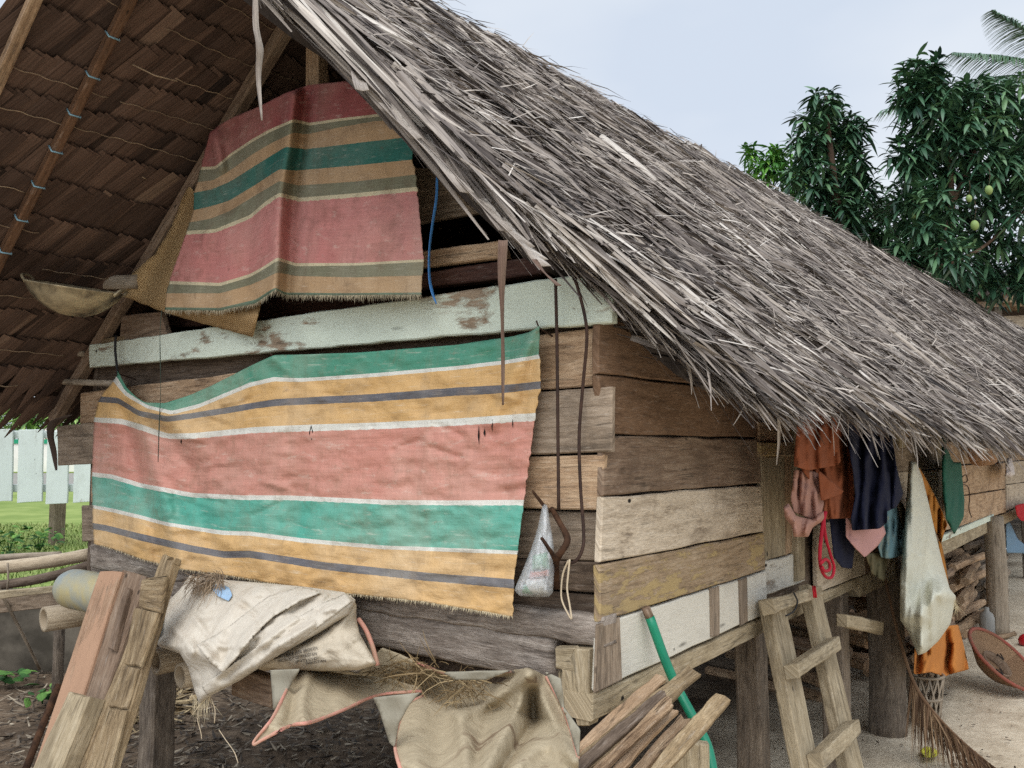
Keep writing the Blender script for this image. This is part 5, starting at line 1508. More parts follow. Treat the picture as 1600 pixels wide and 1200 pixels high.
for x in (95,):
    mb = MB(); p = dep(x, 930, 4.75); tube(mb, [(p[0], p[1], -.03), (p[0], p[1], p[2] + .05)], .03, 9, rough=.1)
    single('rack_post', mb, W_post, 'short stake carrying the poles left of the house', 'stake')

# chips and litter on the soil
def litter(n, fx, name, label, m, L, w, cat):
    P = np.array([fx() for _ in range(n)])
    P[:, 2] = [zsoil(a, b) + rng.uniform(.004, .02) for a, b in P[:, :2]]
    an = rng.uniform(0, 2 * np.pi, n)
    d = np.stack([np.cos(an), np.sin(an), rng.normal(0, .15, n)], 1)
    o = obj(name, ribbons(P, d, np.tile([0, 0, 1.0], (n, 1)) + rng.normal(0, .4, (n, 3)), rng.uniform(*L, n), rng.uniform(*w, n), rng.uniform(0, 1, n), 2, fold=.2, droop=-.1), m, kind='stuff', label=label)
    o['category'] = cat
    return o
M_litter = thatch_mat('grey_brown_litter', [(0, lin(48, 40, 34)), (.55, lin(98, 86, 73)), (1, lin(176, 162, 140))])
litter(3000, lambda: ground(rng.uniform(-60, 640), 1040 + 200 * rng.uniform(0, 1) ** 1.2), 'leaf_litter', 'dry leaf litter and twigs scattered over the dark soil', M_litter, (.02, .10), (.004, .018), 'leaf litter')
litter(500, lambda: ground(rng.normal(240, 28), rng.normal(1085, 22)), 'wood_chips', 'heap of pale wood chips on the soil below the white sack', M_straw, (.06, .2), (.012, .03), 'wood chips')
litter(260, lambda: ground(rng.uniform(1150, 1650), 1010 + 190 * rng.uniform(0, 1)), 'yard_specks', 'small bits of leaf and dirt on the pale sandy yard', M_litter, (.01, .035), (.004, .012), 'litter')
# green weeds
def leafy(name, px, py, z, n, h, spread, m, label, lsz=(.05, .09)):
    c = ground(px, py, z)
    root = c[None] + np.stack([rng.normal(0, spread, n), rng.normal(0, spread, n), rng.uniform(.03, h, n)], 1)
    an = rng.uniform(0, 2 * np.pi, n)
    d = np.stack([np.cos(an), np.sin(an), rng.uniform(-.2, .5, n)], 1)
    L = rng.uniform(*lsz, n)
    rb = ribbons(root, d, np.tile([0, 0, 1.0], (n, 1)) + rng.normal(0, .4, (n, 3)), L, L * .7, rng.uniform(0, 1, n), 4, shape='leaf', droop=.3, fold=.1)
    st = ribbons(np.tile(c, (14, 1)), np.stack([rng.normal(0, spread * 2, 14), rng.normal(0, spread * 2, 14), np.ones(14)], 1), rng.normal(0, 1, (14, 3)), rng.uniform(h * .5, h, 14), .008, .2, 3)
    return obj(name, merge(rb, st), m, label=label, cat='weed', group='green weeds at the left')
M_weed = thatch_mat('dark_green_leaf', [(0, lin(30, 62, 28)), (.5, lin(62, 106, 48)), (1, lin(120, 160, 76))])
leafy('weed_plant', 14, 866, LZ, 60, .30, .16, M_weed, 'leafy weed by the poles at the far left edge')
leafy('weed_plant', 62, 862, LZ, 60, .24, .15, M_weed, 'leafy weed growing in front of the fence post')
leafy('weed_plant', 66, 1100, 0, 18, .1, .05, M_weed, 'small green sprout on the soil by the salmon board', (.06, .1))
leafy('weed_plant', 8, 1070, 0, 18, .1, .06, M_weed, 'small green sprout on the soil below the concrete wall', (.06, .1))

# picket fence
FD = 9.4
fence = empty('picket_fence', fr(-5, FD, LZ), 'white painted picket fence on grey posts at the left', 'fence')
for i, (a, b) in enumerate([(-130, -97), (-90, -56), (-48, -13), (-6, 21), (29, 68), (74, 108), (117, 150), (158, 190)]):
    mb = MB(); s_ = random.uniform(-2, 2)
    slab(mb, *[dep(x, y, FD) for x, y in [(a, 672 + s_), (b - 1, 671 + s_), (b - 3, 784 + s_), (a - 3, 786 + s_)]], .03, tone=random.uniform(.4, .8), seg=.1)
    obj('picket', mb, W_picket, fence, smooth=False)
for y in (680, 764):
    mb = MB(); slab(mb, *[dep(x, yy, FD + .06) for x, yy in [(-140, y - 6), (200, y - 8), (200, y + 4), (-140, y + 6)]], .04, seg=.3, tone=.6)
    obj('rail', mb, W_picket, fence, smooth=False)
for x in (88, -75):
    mb = MB(); b = ground(x, 851, LZ); t_ = dep(x, 690, FD + .09)
    beam(mb, (b[0], b[1], LZ - .05), (b[0], b[1], t_[2]), .13, .13, up=(0, 1, 0), tone=.3)
    obj('post', mb, W_grey, fence, smooth=False)

# across the road: low wall, house, bushes
M_whitewall = plain('whitewashed_wall', lin(232, 228, 218), .9, .1, var=.12, scale=1.2)
M_tealtrim = plain('teal_trim', lin(36, 150, 110), .6)
wl = empty('roadside_wall', fr(-16, 40, .5), 'long white wall with a teal coping across the road', 'wall')
def wbox(name, la0, la1, d0, d1, z0, z1, m, parent):
    mb = MB()
    P = [fr(la0, d0, z0), fr(la1, d0, z0), fr(la1, d1, z0), fr(la0, d1, z0), fr(la0, d0, z1), fr(la1, d0, z1), fr(la1, d1, z1), fr(la0, d1, z1)]
    mb.add(P, [(0, 1, 5, 4), (1, 2, 6, 5), (2, 3, 7, 6), (3, 0, 4, 7), (4, 5, 6, 7)], [(p[0], p[2]) for p in P])
    return obj(name, mb, m, parent, smooth=False)
wbox('wall_face', -50, -12, 39.8, 40.1, .45, 1.80, M_whitewall, wl)
wbox('coping', -50, -12, 39.75, 40.15, 1.80, 2.0, M_tealtrim, wl)
bh = empty('roadside_house', fr(-30, 55, .5), 'small pale house with a teal roof edge seen over the fence', 'house')
wbox('wall', -29.7, -26.2, 55, 60, .45, 3.75, plain('pale_pink_plaster', lin(236, 218, 212), .9, var=.08), bh)
wbox('roof', -30.1, -25.9, 54.7, 60.3, 3.75, 4.15, M_tealtrim, bh)

# trees ---------------------------------------------------------------
def mango_leaf_mat(name, a, b, c):
    k = NT(name, .42, .45)
    tn = k.attr()
    col = k.ramp(tn, [(0, a), (.5, b), (1, c)])
    k.b.inputs['Subsurface Weight'].default_value = 0
    return k.done(col, k.bump(k.noise(k.map(k.uv(), (6, 60, 1)), 1, 2), .25, .004))
M_mango = mango_leaf_mat('dark_mango_leaf', lin(30, 56, 44), lin(62, 98, 70), lin(108, 142, 96))
M_young = mango_leaf_mat('fresh_mango_leaf', lin(46, 92, 44), lin(88, 142, 58), lin(142, 184, 76))
M_bush = mango_leaf_mat('bush_leaf', lin(58, 88, 44), lin(104, 138, 66), lin(150, 178, 96))
def crown(blobs, d0, ll, per=13, tone0=.45, dens=1.0, droopy=.55):
    """blobs: (px, py, rx, ry, number of leaf whorls, depth shift)"""
    C_, T_ = [], []
    for (px, py, rx, ry, nw, dd) in blobs:
        n = int(nw * dens)
        for _ in range(n):
            v = rng.normal(0, 1, 3); v /= np.linalg.norm(v)
            r = rng.uniform(.25, 1) ** .55
            s = d0 / FPX
            c = dep(px, py, d0 + dd) + RT * v[0] * r * rx * s + np.array([0, 0, 1]) * v[1] * r * ry * s + FH * v[2] * r * rx * s * .9
            C_.append(c); T_.append(tone0 + .16 * rng.normal() + .12 * v[1])
    C_ = np.array(C_); T_ = np.array(T_); nw = len(C_)
    root = np.repeat(C_, per, 0); n = len(root)
    an = rng.uniform(0, 2 * np.pi, n)
    el = rng.uniform(-.8, .95, n)
    d = np.stack([np.cos(an), np.sin(an), el], 1)
    root = root + np.stack([0 * an, 0 * an, el * ll * .35], 1)
    L = ll * rng.uniform(.45, 1.2, n)
    return ribbons(root, d, np.tile([0, 0, 1.0], (n, 1)) + rng.normal(0, .25, (n, 3)), L, L * rng.uniform(.2, .27, n), np.clip(np.repeat(T_, per) + rng.normal(0, .15, n), 0, 1), 4, shape='leaf', droop=droopy * rng.uniform(.25, 1.5, n), fold=.12)
def tree(name, loc, blobs, d0, ll, limbs, m, label, cat='tree', fruit=(), **kw):
    t = empty(name, (loc[0], loc[1], 0), label, cat)
    obj('crown', crown(blobs, d0, ll, **kw), m, t, smooth=True)
    mb = MB()
    for pts, r in limbs: tube(mb, [np.asarray(p, float) for p in pts], r, 9, rough=.1, smooth_n=5)
    obj('trunk', mb, M_bark2, t)
    for (x, y, dd, r) in fruit:
        f = MB(); c = dep(x, y, d0 + dd)
        lathe(f, c, UP * -1 + RT * .15, [(.001, -1.25 * r), (.5 * r, -1.1 * r), (.85 * r, -.6 * r), (r, 0), (.85 * r, .65 * r), (.5 * r, 1.1 * r), (.001, 1.28 * r)], 14)
        tube(f, [c + UP * r * 1.2, c + UP * r * 4 + RT * .02, c + UP * r * 6], .0035, 5, mi=1)
        obj('mango', f, [M_fruit, M_bark2], t)
    return t
M_bark2 = plain('grey_brown_bark', lin(104, 84, 70), .9, .1, col2=lin(74, 60, 50), scale=8, bump=.6)
M_fruit = plain('green_mango_skin', lin(150, 164, 98), .5, .3, col2=lin(118, 142, 84))
d1 = 15.0
b1 = ground(1300, 700 + 1353 * 1.6 / d1)
tree('mango_tree', b1, [(1288, 160, 22, 26, 15, 0), (1262, 215, 26, 42, 30, 0), (1300, 205, 32, 48, 40, .3), (1335, 215, 24, 40, 22, .2), (1270, 280, 36, 44, 42, 0), (1330, 285, 44, 50, 60, .3), (1300, 345, 56, 44, 60, .2), (1370, 345, 46, 52, 50, .5), (1360, 400, 50, 40, 40, .3)],
     d1, .27, [([(b1[0], b1[1], -.1), tuple(dep(1320, 500, d1)), tuple(dep(1315, 380, d1)), tuple(dep(1300, 260, d1)), tuple(dep(1290, 150, d1))], [.16, .13, .09, .06, .02]),
               ([tuple(dep(1318, 400, d1)), tuple(dep(1340, 320, d1 + .2)), tuple(dep(1345, 220, d1 + .2))], [.06, .04, .02])], M_mango, 'narrow dark green mango tree standing behind the thatch ridge, left of the bigger one')
d2 = 13.5
b2 = ground(1470, 700 + 1353 * 1.6 / d2)
tree('mango_tree', b2, [(1440, 120, 34, 26, 22, 0), (1425, 150, 34, 30, 24, 0), (1470, 180, 54, 60, 70, 0), (1420, 235, 30, 40, 26, 0), (1530, 170, 54, 50, 60, .2), (1520, 240, 70, 66, 90, 0), (1440, 280, 46, 46, 40, .5), (1590, 200, 50, 80, 60, .2), (1580, 300, 50, 60, 55, 0),
      (1420, 340, 50, 40, 36, .6), (1500, 340, 60, 46, 45, .5), (1560, 390, 60, 46, 40, .6), (1430, 400, 40, 30, 30, .5), (1400, 420, 50, 30, 40, .6), (1500, 430, 60, 34, 44, .7), (1580, 440, 60, 26, 30, .7), (1450, 330, 36, 40, 30, -.5), (1490, 400, 36, 30, 22, -.6), (1660, 250, 60, 120, 70, .2), (1640, 400, 50, 40, 26, .4)],
     d2, .27, [([(b2[0], b2[1], -.1), tuple(dep(1450, 520, d2)), tuple(dep(1460, 415, d2)), tuple(dep(1484, 350, d2)), tuple(dep(1487, 300, d2)), tuple(dep(1480, 230, d2)), tuple(dep(1450, 120, d2))], [.12, .085, .055, .05, .042, .03, .012]),
               ([tuple(dep(1486, 320, d2)), tuple(dep(1515, 260, d2)), tuple(dep(1540, 180, d2))], [.05, .035, .015]), ([tuple(dep(1460, 420, d2)), tuple(dep(1530, 390, d2)), tuple(dep(1600, 330, d2))], [.035, .025, .015])],
     M_mango, 'broad dark green mango tree with hanging fruit at the right edge', fruit=((1545, 297, -.8, .055), (1523, 352, -.8, .06), (1514, 310, -.5, .045), (1427, 338, -.4, .04)))
d3 = 19.0
b3 = ground(1190, 700 + 1353 * 1.6 / d3)
tree('mango_tree', b3, [(1168, 240, 14, 12, 7, 0), (1200, 250, 22, 20, 16, 0), (1225, 240, 14, 14, 8, 0), (1200, 285, 46, 30, 30, 0), (1240, 290, 30, 24, 16, 0)], d3, .27,
     [([(b3[0], b3[1], -.1), tuple(dep(1195, 420, d3)), tuple(dep(1200, 300, d3)), tuple(dep(1200, 250, d3))], [.12, .09, .06, .02])], M_young, 'small bright green treetop peeping over the thatch ridge', tone0=.42)

# coconut palm
d4 = 20.0
palm = empty('coconut_palm', ground(1690, 700 + 1353 * 1.6 / d4), 'coconut palm reaching in at the top right behind the mango tree', 'palm')
pc = dep(1690, 130, d4)
mb = MB(); pb = ground(1690, 700 + 1353 * 1.6 / d4); tube(mb, [pb, (pb + pc) / 2 + RT * .3, pc], [.17, .13, .11], 12, smooth_n=8, rough=.05)
obj('trunk', mb, M_bark2, palm)
M_palm = mango_leaf_mat('grey_green_palm_leaf', lin(40, 70, 54), lin(78, 110, 84), lin(120, 146, 112))
for tip, mid in (((1552, 18), (1620, 60)), ((1492, 82), (1590, 92)), ((1380, 172), (1560, 120)), ((1700, -60), (1700, 30)), ((1580, 260), (1630, 150)), ((1840, 60), (1770, 70)), ((1800, 220), (1760, 130)), ((1600, 360), (1650, 200))):
    P = np.array(spline([pc, dep(mid[0], mid[1], d4 - .3), dep(tip[0], tip[1], d4 - .6)], 22))
    m_ = MB(); tube(m_, list(P), [.03, .02, .006], 6)
    T = np.gradient(P, axis=0); T /= np.linalg.norm(T, axis=1)[:, None]
    S = np.cross(T, [0, 0, 1.0]); S /= np.linalg.norm(S, axis=1)[:, None]
    R_, D_, L_ = [], [], []
    for i in range(4, len(P)):
        t = i / len(P)
        for k in range(3):
            pp = P[i] + T[i] * .02 * k
            for sg in (-1, 1):
                R_.append(pp); D_.append(S[i] * sg * .8 + T[i] * .75 + np.array([0, 0, -.25])); L_.append(.62 * math.sin(math.pi * min(.98, .15 + .8 * t)) + .12)
    n = len(R_)
    v, q, u, t_ = ribbons(np.array(R_), np.array(D_) + rng.normal(0, .07, (n, 3)), np.tile([0, 0, 1.0], (n, 1)) + rng.normal(0, .1, (n, 3)), np.array(L_), .045, rng.uniform(.2, .9, n), 3, droop=.45, shape='blade')
    m_.add(v, q.tolist(), u, t_)
    obj('frond', m_, M_palm, palm)

# bushes across the road at the left
for i, (x, y, w, h, nn_) in enumerate([(20, 655, 40, 22, 60), (62, 652, 30, 22, 44), (112, 648, 34, 20, 50)]):
    p_ = fr(0, 0, 0); b = dep(x, 690, 44); t = empty('roadside_bush', (b[0], b[1], .5), ['pale green bush above the leftmost pickets', 'green bush beside the small pale house', 'green bush just under the roof fringe'][i], 'bush', 'bushes across the road')
    obj('foliage', crown([(x, y, w, h, nn_, 0)], 44, .6, per=10, tone0=.6), M_bush, t)
    mb = MB(); tube(mb, [(b[0], b[1], .4), (b[0], b[1], b[2] + .3)], .06, 7); obj('stem', mb, M_bark2, t)

# neighbour's shed at the right
shed = empty('neighbour_shed', ground(1590, 700 + 1353 * 1.6 / 21), 'dark shed with a rusty corrugated roof behind the thatch at right', 'shed')
k = NT('dark_corrugated_iron', .7, .3)
wv = k.n('TexWave', bands_direction='X'); k.put(wv.inputs['Vector'], k.map(k.uv(), (1, 1, 1))); wv.inputs['Scale'].default_value = 3.0
M_corr = k.done(k.ramp(k.noise(k.obj(), 2.5, 6, .65), [(.35, lin(52, 46, 44)), (.65, lin(98, 84, 76))]), k.bump(wv.outputs['Fac'], .6, .05))
mb = MB(); V = []; U = []
nx_ = 120
for j, (y0, dd) in enumerate(((462, 20.2), (428, 22.5))):
    for i in range(nx_ + 1):
        x = 1490 + 330 * i / nx_
        p = dep(x, y0 - (x - 1515) * .08, dd) + np.array([0, 0, .035 * math.sin(i * 1.9)])
        V.append(p); U.append((i * .1, j))
mb.add(V, [(i, i + 1, nx_ + 2 + i, nx_ + 1 + i) for i in range(nx_)], U)
obj('roof', mb, M_corr, shed, solid=.02)
mb = MB()
slab(mb, *[dep(x, y, 21) for x, y in [(1568, 494), (1720, 488), (1720, 620), (1568, 620)]], .05, mi=0, seg=.4)
obj('wall', mb, W_pale, shed, smooth=False)
mb = MB(); slab(mb, *[dep(x, y, 21.4) for x, y in [(1480, 458), (1740, 450), (1740, 500), (1480, 520)]], .05, seg=.4)
obj('gable_panel', mb, W_dark, shed, smooth=False)
for a_, b_, w_ in ((dep(1500, 478, 20.6), dep(1740, 468, 20.6), .14), (dep(1575, 466, 20.3), dep(1582, 480, 21.4), .2)):
    mb = MB(); beam(mb, a_, b_, w_, w_); obj('beam', mb, W_tan, shed, smooth=False)
for x, y in ((1560, 480), (1730, 470)):
    mb = MB(); b = ground(x, 700 + 1353 * 1.6 / 20.6); beam(mb, b, dep(x, y, 20.6), .14, .14, up=(0, 1, 0)); obj('post', mb, W_post, shed, smooth=False)

# ------------------------------------------------------------------ firewood, pole and ladder at the corner
def log_slab(name, tip, base, w, th, dt, db, m, label, tone=.5):
    a, b = dep(*tip, dt), dep(*base, db)
    ax = (b - a) / np.linalg.norm(b - a)
    mb = MB()
    s_ = dt / FPX
    up_ = -FW * .55 + UP * .8
    d = ax; sd = np.cross(d, up_); sd /= np.linalg.norm(sd); u_ = np.cross(sd, d)
    W = w * s_ * .8
    slab(mb, a - sd * W / 2, b - sd * W / 2, b + sd * W / 2, a + sd * W / 2, th * .55, n=u_ if np.dot(u_, CAM - a) > 0 else -u_, jit=.007, bev=.002, bow=.007, endj=.03, seg=.02, tone=tone)
    return obj(name, mb, m, smooth=False, label=label, cat='firewood', group='split firewood at the house corner')
log_slab('firewood_slab', (1034, 1056), (868, 1205), 22, .03, 2.34, 2.08, W_tan, 'brown firewood slab at the back left of the corner stack', .5)
log_slab('firewood_slab', (1078, 1052), (888, 1212), 34, .03, 2.28, 2.02, W_rot, 'wide tan firewood slab whose end stands highest in the corner stack', .45)
log_slab('firewood_slab', (1036, 1082), (884, 1215), 20, .03, 2.17, 1.93, W_dark, 'dark grey brown firewood slab in the middle of the corner stack', .75)
log_slab('firewood_slab', (1052, 1090), (912, 1225), 24, .03, 2.12, 1.90, W_fire, 'pale firewood slab with bark edge in the middle of the corner stack', .75)
log_slab('firewood_slab', (1056, 1102), (940, 1230), 18, .03, 2.16, 1.93, W_tan, 'narrow firewood slab tucked under the pale one', .4)
log_slab('firewood_slab', (1074, 1118), (968, 1235), 24, .035, 2.08, 1.88, W_fire, 'reddish brown firewood slab right of the pale one', .35)
log_slab('firewood_slab', (1130, 1088), (1000, 1232), 30, .035, 2.10, 1.87, W_rot, 'crumbling pale firewood slab sticking out farthest right', .85)
mb = MB()
slab(mb, dep(1036, 1160, 2.12), dep(1108, 1163, 2.12), dep(1108, 1163, 2.12) * [1, 1, 0], dep(1036, 1160, 2.12) * [1, 1, 0], .03, n=-FH, tone=.8)
single('upright_board', mb, W_ladder, 'pale board standing upright under the firewood', 'board', smooth=False)
mb = MB(); beam(mb, dep(985, 1215, 1.98) * [1, 1, 0], dep(985, 1222, 1.98), .06, .06, up=(0, 1, 0))
single('stack_post', mb, W_post, 'short post carrying the lower ends of the firewood', 'post', smooth=False)

M_green = plain('teal_painted_pole', lin(22, 134, 100), .4, .4, col2=lin(16, 110, 84), scale=5, bump=.05)
pole = empty('teal_pole', side(1110, 1195, .28), 'teal green pole with a bare wooden tip leaning on the side wall', 'pole')
mb = MB(); tube(mb, [side(x, y, o) for x, y, o in [(1015, 964, .035), (1040, 1033, .07), (1060, 1078, .10), (1085, 1125, .16), (1105, 1165, .20), (1116, 1215, .24)]], .0135, 12, smooth_n=5)
obj('shaft', mb, M_green, pole)
mb = MB(); tube(mb, [side(1009, 950, .03), side(1015, 965, .035)], .0125, 12); obj('wooden_tip', mb, W_brown, pole)

LDN = np.array([1, 0, .32]); LD0 = side(1240, 930, .07)
def lad(x, y, o=0.0):
    n = LDN / np.linalg.norm(LDN); return hit(x, y, LD0 + n * o, LDN)
ladder = empty('ladder', lad(1300, 1330), 'home made wooden ladder leaning on the floor beam below the doorway', 'ladder')
for q in ([(1201, 934), (1224, 930), (1312, 1345), (1285, 1345)], [(1263, 912), (1282, 922), (1382, 1330), (1356, 1330)]):
    mb = MB(); slab(mb, *[lad(x, y) for x, y in q], .045, n=LDN, tone=random.uniform(.45, .6)); obj('side_rail', mb, W_ladder, ladder, smooth=False)
for q in ([(1208, 935), (1284, 914), (1287, 931), (1214, 957)], [(1246, 1037), (1312, 994), (1316, 1014), (1250, 1058)], [(1284, 1177), (1342, 1122), (1346, 1146), (1290, 1203)], [(1305, 1300), (1370, 1245), (1374, 1270), (1310, 1326)]):
    mb = MB(); slab(mb, *[lad(x, y, .055) for x, y in q], .055, n=LDN, tone=random.uniform(.5, .75), seg=.04); obj('rung', mb, W_ladder, ladder, smooth=False)
M_redrag = cloth_mat('red_rag', lin(170, 34, 42), None, 0, .9, .4)
mb = MB()
for x in (1270, 1273): tube(mb, [lad(x, 916, .07), lad(x + 1, 925, .075), lad(x + 2, 934, .07)], .004, 5)
obj('red_tie', mb, M_redrag, ladder)
mb = MB(); tube(mb, [lad(x, y, .07) for x, y in [(1240, 926), (1246, 940), (1240, 955), (1228, 962), (1236, 958)]], .003, 5, smooth_n=4)
obj('wire_tie', mb, M_rub, ladder)

# ------------------------------------------------------------------ clothes and bags hanging along the side wall
def hang(name, poly, off, m, label, cat, wave=(.012, 14), pil=0.0, th=.003, seed=1, folds=(), solid=True, back=None, step=2.4, group=None, parent=None):
    r = Relief(off).wave(wave[0] * .55, wave[1] * 1.25, .05, seed).noise(wave[0], 25, 70, seed).noise(wave[0] * .25, 9, 14, seed)
    q = np.array(poly, float); x0, y0 = q.min(0); x1, y1 = q.max(0); rr = random.Random(seed)
    for k_ in range(max(2, int((x1 - x0) / 8))):
        fx = x0 + (x1 - x0) * (k_ + rr.uniform(.2, .8)) / max(2, int((x1 - x0) / 8)); ya = y0 + (y1 - y0) * rr.uniform(-.2, .5)
        r.fold([(fx, ya), (fx + rr.uniform(-6, 6), (ya + y1) / 2), (fx + rr.uniform(-10, 10), y1 + 10)], rr.choice((-1, 1, 1)) * wave[0] * rr.uniform(.5, 1.2), rr.uniform(3.2, 6.5))
    r.crumple((x0, y0, x1, y1), int((x1 - x0) * (y1 - y0) / 400), (.001, .003), (2, 4), (8, 24), (-3.1, 3.1), seed)
    for f in folds: r.fold(*f)
    if pil: r.pillow(pil, 22)
    pts = [np.array(a, float) for a in poly]; npt = len(pts); sm = []
    for i in range(npt):          # soft corners
        a, b, c_ = pts[i - 1], pts[i], pts[(i + 1) % npt]
        for t in (.15, .4, .6, .85):
            p0 = b + (a - b) * max(0, .5 - t) * .55; p1 = b + (c_ - b) * max(0, t - .5) * .55
            sm.append(p0 if t < .5 else p1)
    mb = MB(); poly_sheet(mb, sm, side, r, step=step, axes=(1, 2), back=back)
    return obj(name, mb, m, parent, label=label, cat=cat, group=group, solid=0 if back is not None else th)
M_rust = cloth_mat('rust_brown_fabric', lin(128, 72, 46), lin(96, 54, 36), .3, .95, .25, 6)
M_rose = cloth_mat('dusty_rose_fabric', lin(158, 118, 103), lin(126, 92, 80), .3, .9, .35, 8)
M_navy = cloth_mat('navy_fabric', lin(27, 29, 46), None, 0, .95, .2, 6)
M_pinkf = cloth_mat('pale_pink_fabric', lin(180, 136, 130), None, 0, .9, .2, 6)
M_dye = cloth_mat('faded_blue_dress_fabric', lin(96, 124, 128), lin(128, 116, 80), .7, .9, .3, 6)
M_olivef = cloth_mat('olive_fabric', lin(84, 78, 56), lin(130, 104, 66), .5, .95, .3, 8)
M_gsack = cloth_mat('grey_white_sack', lin(196, 194, 176), lin(150, 144, 122), .35, .6, .35, 9, spec=.3)
M_must = cloth_mat('mustard_fabric', lin(170, 112, 48), lin(120, 78, 34), .4, .95, .6, 14)
M_orange = cloth_mat('orange_fabric', lin(188, 122, 62), lin(158, 100, 50), .3, .95, .25, 6)
M_gbag = cloth_mat('green_bag_fabric', lin(42, 92, 76), lin(32, 72, 60), .4, .8, .4, 10)
G = 'clothes hanging under the eave'
hang('rust_shawl', [(1252, 628), (1318, 628), (1326, 690), (1332, 740), (1339, 809), (1288, 811), (1286, 786), (1281, 770), (1250, 730)], .20, M_rust, 'long rust brown cloth hanging beside the doorway', 'clothing', (.016, 22), seed=1, group=G)
hang('rust_wrap', [(1249, 625), (1308, 625), (1311, 700), (1313, 721), (1308, 727), (1262, 735), (1240, 728), (1244, 680)], .26, M_rust, 'short rust brown cloth folded over in front of the longer one', 'clothing', (.012, 26), seed=4, group=G)
hang('rust_flap', [(1279, 735), (1300, 752), (1318, 768), (1312, 773), (1283, 783)], .245, M_rust, 'small turned up flap of rust brown cloth below the folded one', 'clothing', (.008, 20), seed=6, group=G)
hang('rose_cloth', [(1241, 733), (1278, 738), (1287, 787), (1284, 800), (1270, 812), (1240, 800), (1236, 781)], .22, M_rose, 'dusty rose cloth gathered above its rolled brim', 'clothing', (.014, 9), seed=2, group=G)
hang('rose_brim', [(1224, 792), (1232, 786), (1244, 806), (1270, 812), (1287, 796), (1291, 811), (1270, 824), (1263, 839), (1240, 839), (1237, 822), (1226, 808)], .245, M_rose, 'dusty rose rolled brim hanging lowest beside the doorway', 'clothing', (.01, 12), pil=.03, seed=3, back=.20, group=G)
hang('navy_dress', [(1325, 641), (1369, 636), (1392, 673), (1401, 731), (1411, 772), (1401, 792), (1386, 799), (1386, 816), (1374, 826), (1332, 829), (1330, 810), (1337, 775), (1333, 735), (1325, 696)], .25, M_navy, 'dark navy dress hanging in the middle of the clothes', 'clothing', (.022, 17), seed=5, group=G)
hang('navy_garment', [(1296, 806), (1326, 806), (1326, 833), (1335, 857), (1331, 889), (1316, 887), (1303, 871)], .16, M_navy, 'narrow dark navy strip with a rounded hem under the rust cloth', 'clothing', (.01, 20), seed=7, group=G)
hang('pink_scarf', [(1322, 805), (1334, 822), (1380, 820), (1384, 833), (1372, 852), (1351, 871), (1336, 856), (1322, 839)], .20, M_pinkf, 'pale pink scarf corner showing below the navy dress', 'clothing', (.008, 30), seed=8, group=G)
hang('blue_dress', [(1383, 795), (1401, 788), (1408, 816), (1423, 857), (1412, 868), (1389, 873), (1377, 871), (1371, 850), (1378, 820)], .19, M_dye, 'faded blue pleated cloth with a yellowed hem', 'clothing', (.022, 11), seed=9, group=G)
hang('olive_rag', [(1352, 866), (1374, 862), (1388, 872), (1382, 909), (1362, 896)], .17, M_olivef, 'dull olive rag hanging lowest under the pink scarf', 'clothing', (.012, 12), seed=10, group=G)
hang('brown_rag', [(1404, 780), (1412, 790), (1420, 820), (1431, 833), (1421, 843), (1410, 825)], .16, M_olivef, 'pointed dark brown rag between the blue cloth and the sack', 'clothing', (.008, 12), seed=11, group=G)
mb = MB(); tube(mb, [(.22, side(1240, 640, .22)[1] - .05, side(1240, 632, .22)[2]), (.2, side(1560, 690, .2)[1], side(1480, 668, .2)[2])], .004, 6)
single('clothes_line', mb, M_twine, 'cord under the eave that carries the clothes and bags', 'cord')
sk = hang('hanging_sack', [(1420, 720), (1432, 722), (1441, 745), (1452, 790), (1462, 835), (1473, 880), (1484, 920), (1494, 932), (1485, 975), (1466, 1002), (1446, 1020), (1434, 1024), (1418, 985), (1406, 968), (1406, 900), (1412, 840), (1416, 780)], .22, M_gsack, 'long greyish white sack with a bulging lower end hanging by the big post', 'sack', (.007, 16), pil=.06, seed=12, back=.16, folds=([[(1440, 960), (1460, 930), (1485, 925)], .05, 16], [[(1446, 1010), (1462, 960), (1470, 925)], .05, 22]))
fringe('frayed_edge', [(1482, 925), (1496, 950)], side, .27, .05, 60, M_fr1, sk, spread=.8)
hang('mustard_shawl', [(1434, 727), (1442, 740), (1452, 758), (1468, 790), (1480, 820), (1475, 832), (1470, 850), (1458, 820), (1450, 795), (1440, 765)], .18, M_must, 'crumpled mustard shawl behind the greyish sack', 'clothing', (.02, 8), seed=13, group=G)
hang('mustard_strip', [(1466, 842), (1471, 850), (1478, 885), (1484, 930), (1479, 930), (1470, 885)], .17, M_must, 'thin mustard strip trailing down behind the greyish sack', 'clothing', (.006, 8), seed=14, group=G)
hang('orange_skirt', [(1430, 1000), (1450, 1015), (1480, 978), (1497, 976), (1506, 1010), (1514, 1046), (1490, 1052), (1475, 1057), (1455, 1050), (1428, 1054)], .15, M_orange, 'bright orange cloth hanging below the greyish sack', 'clothing', (.022, 16), seed=15, group=G)
gb = hang('green_bag', [(1471, 678), (1476, 686), (1486, 715), (1490, 722), (1502, 722), (1504, 750), (1507, 780), (1506, 808), (1491, 836), (1478, 812), (1473, 775), (1471, 720)], .16, M_gbag, 'dark green cloth bag hanging flat by one strap on the side wall', 'bag', (.01, 12), pil=.03, seed=16, back=.11)
M_redcord = plain('red_cord', lin(172, 26, 46), .8)
mb = MB()
tube(mb, [side(x, y, .24) for x, y in [(1288, 800), (1284, 830), (1281, 862), (1282, 885), (1290, 901), (1300, 901), (1303, 886), (1298, 868), (1290, 840), (1287, 815), (1290, 800)]], .006, 8, smooth_n=6, rough=.25)
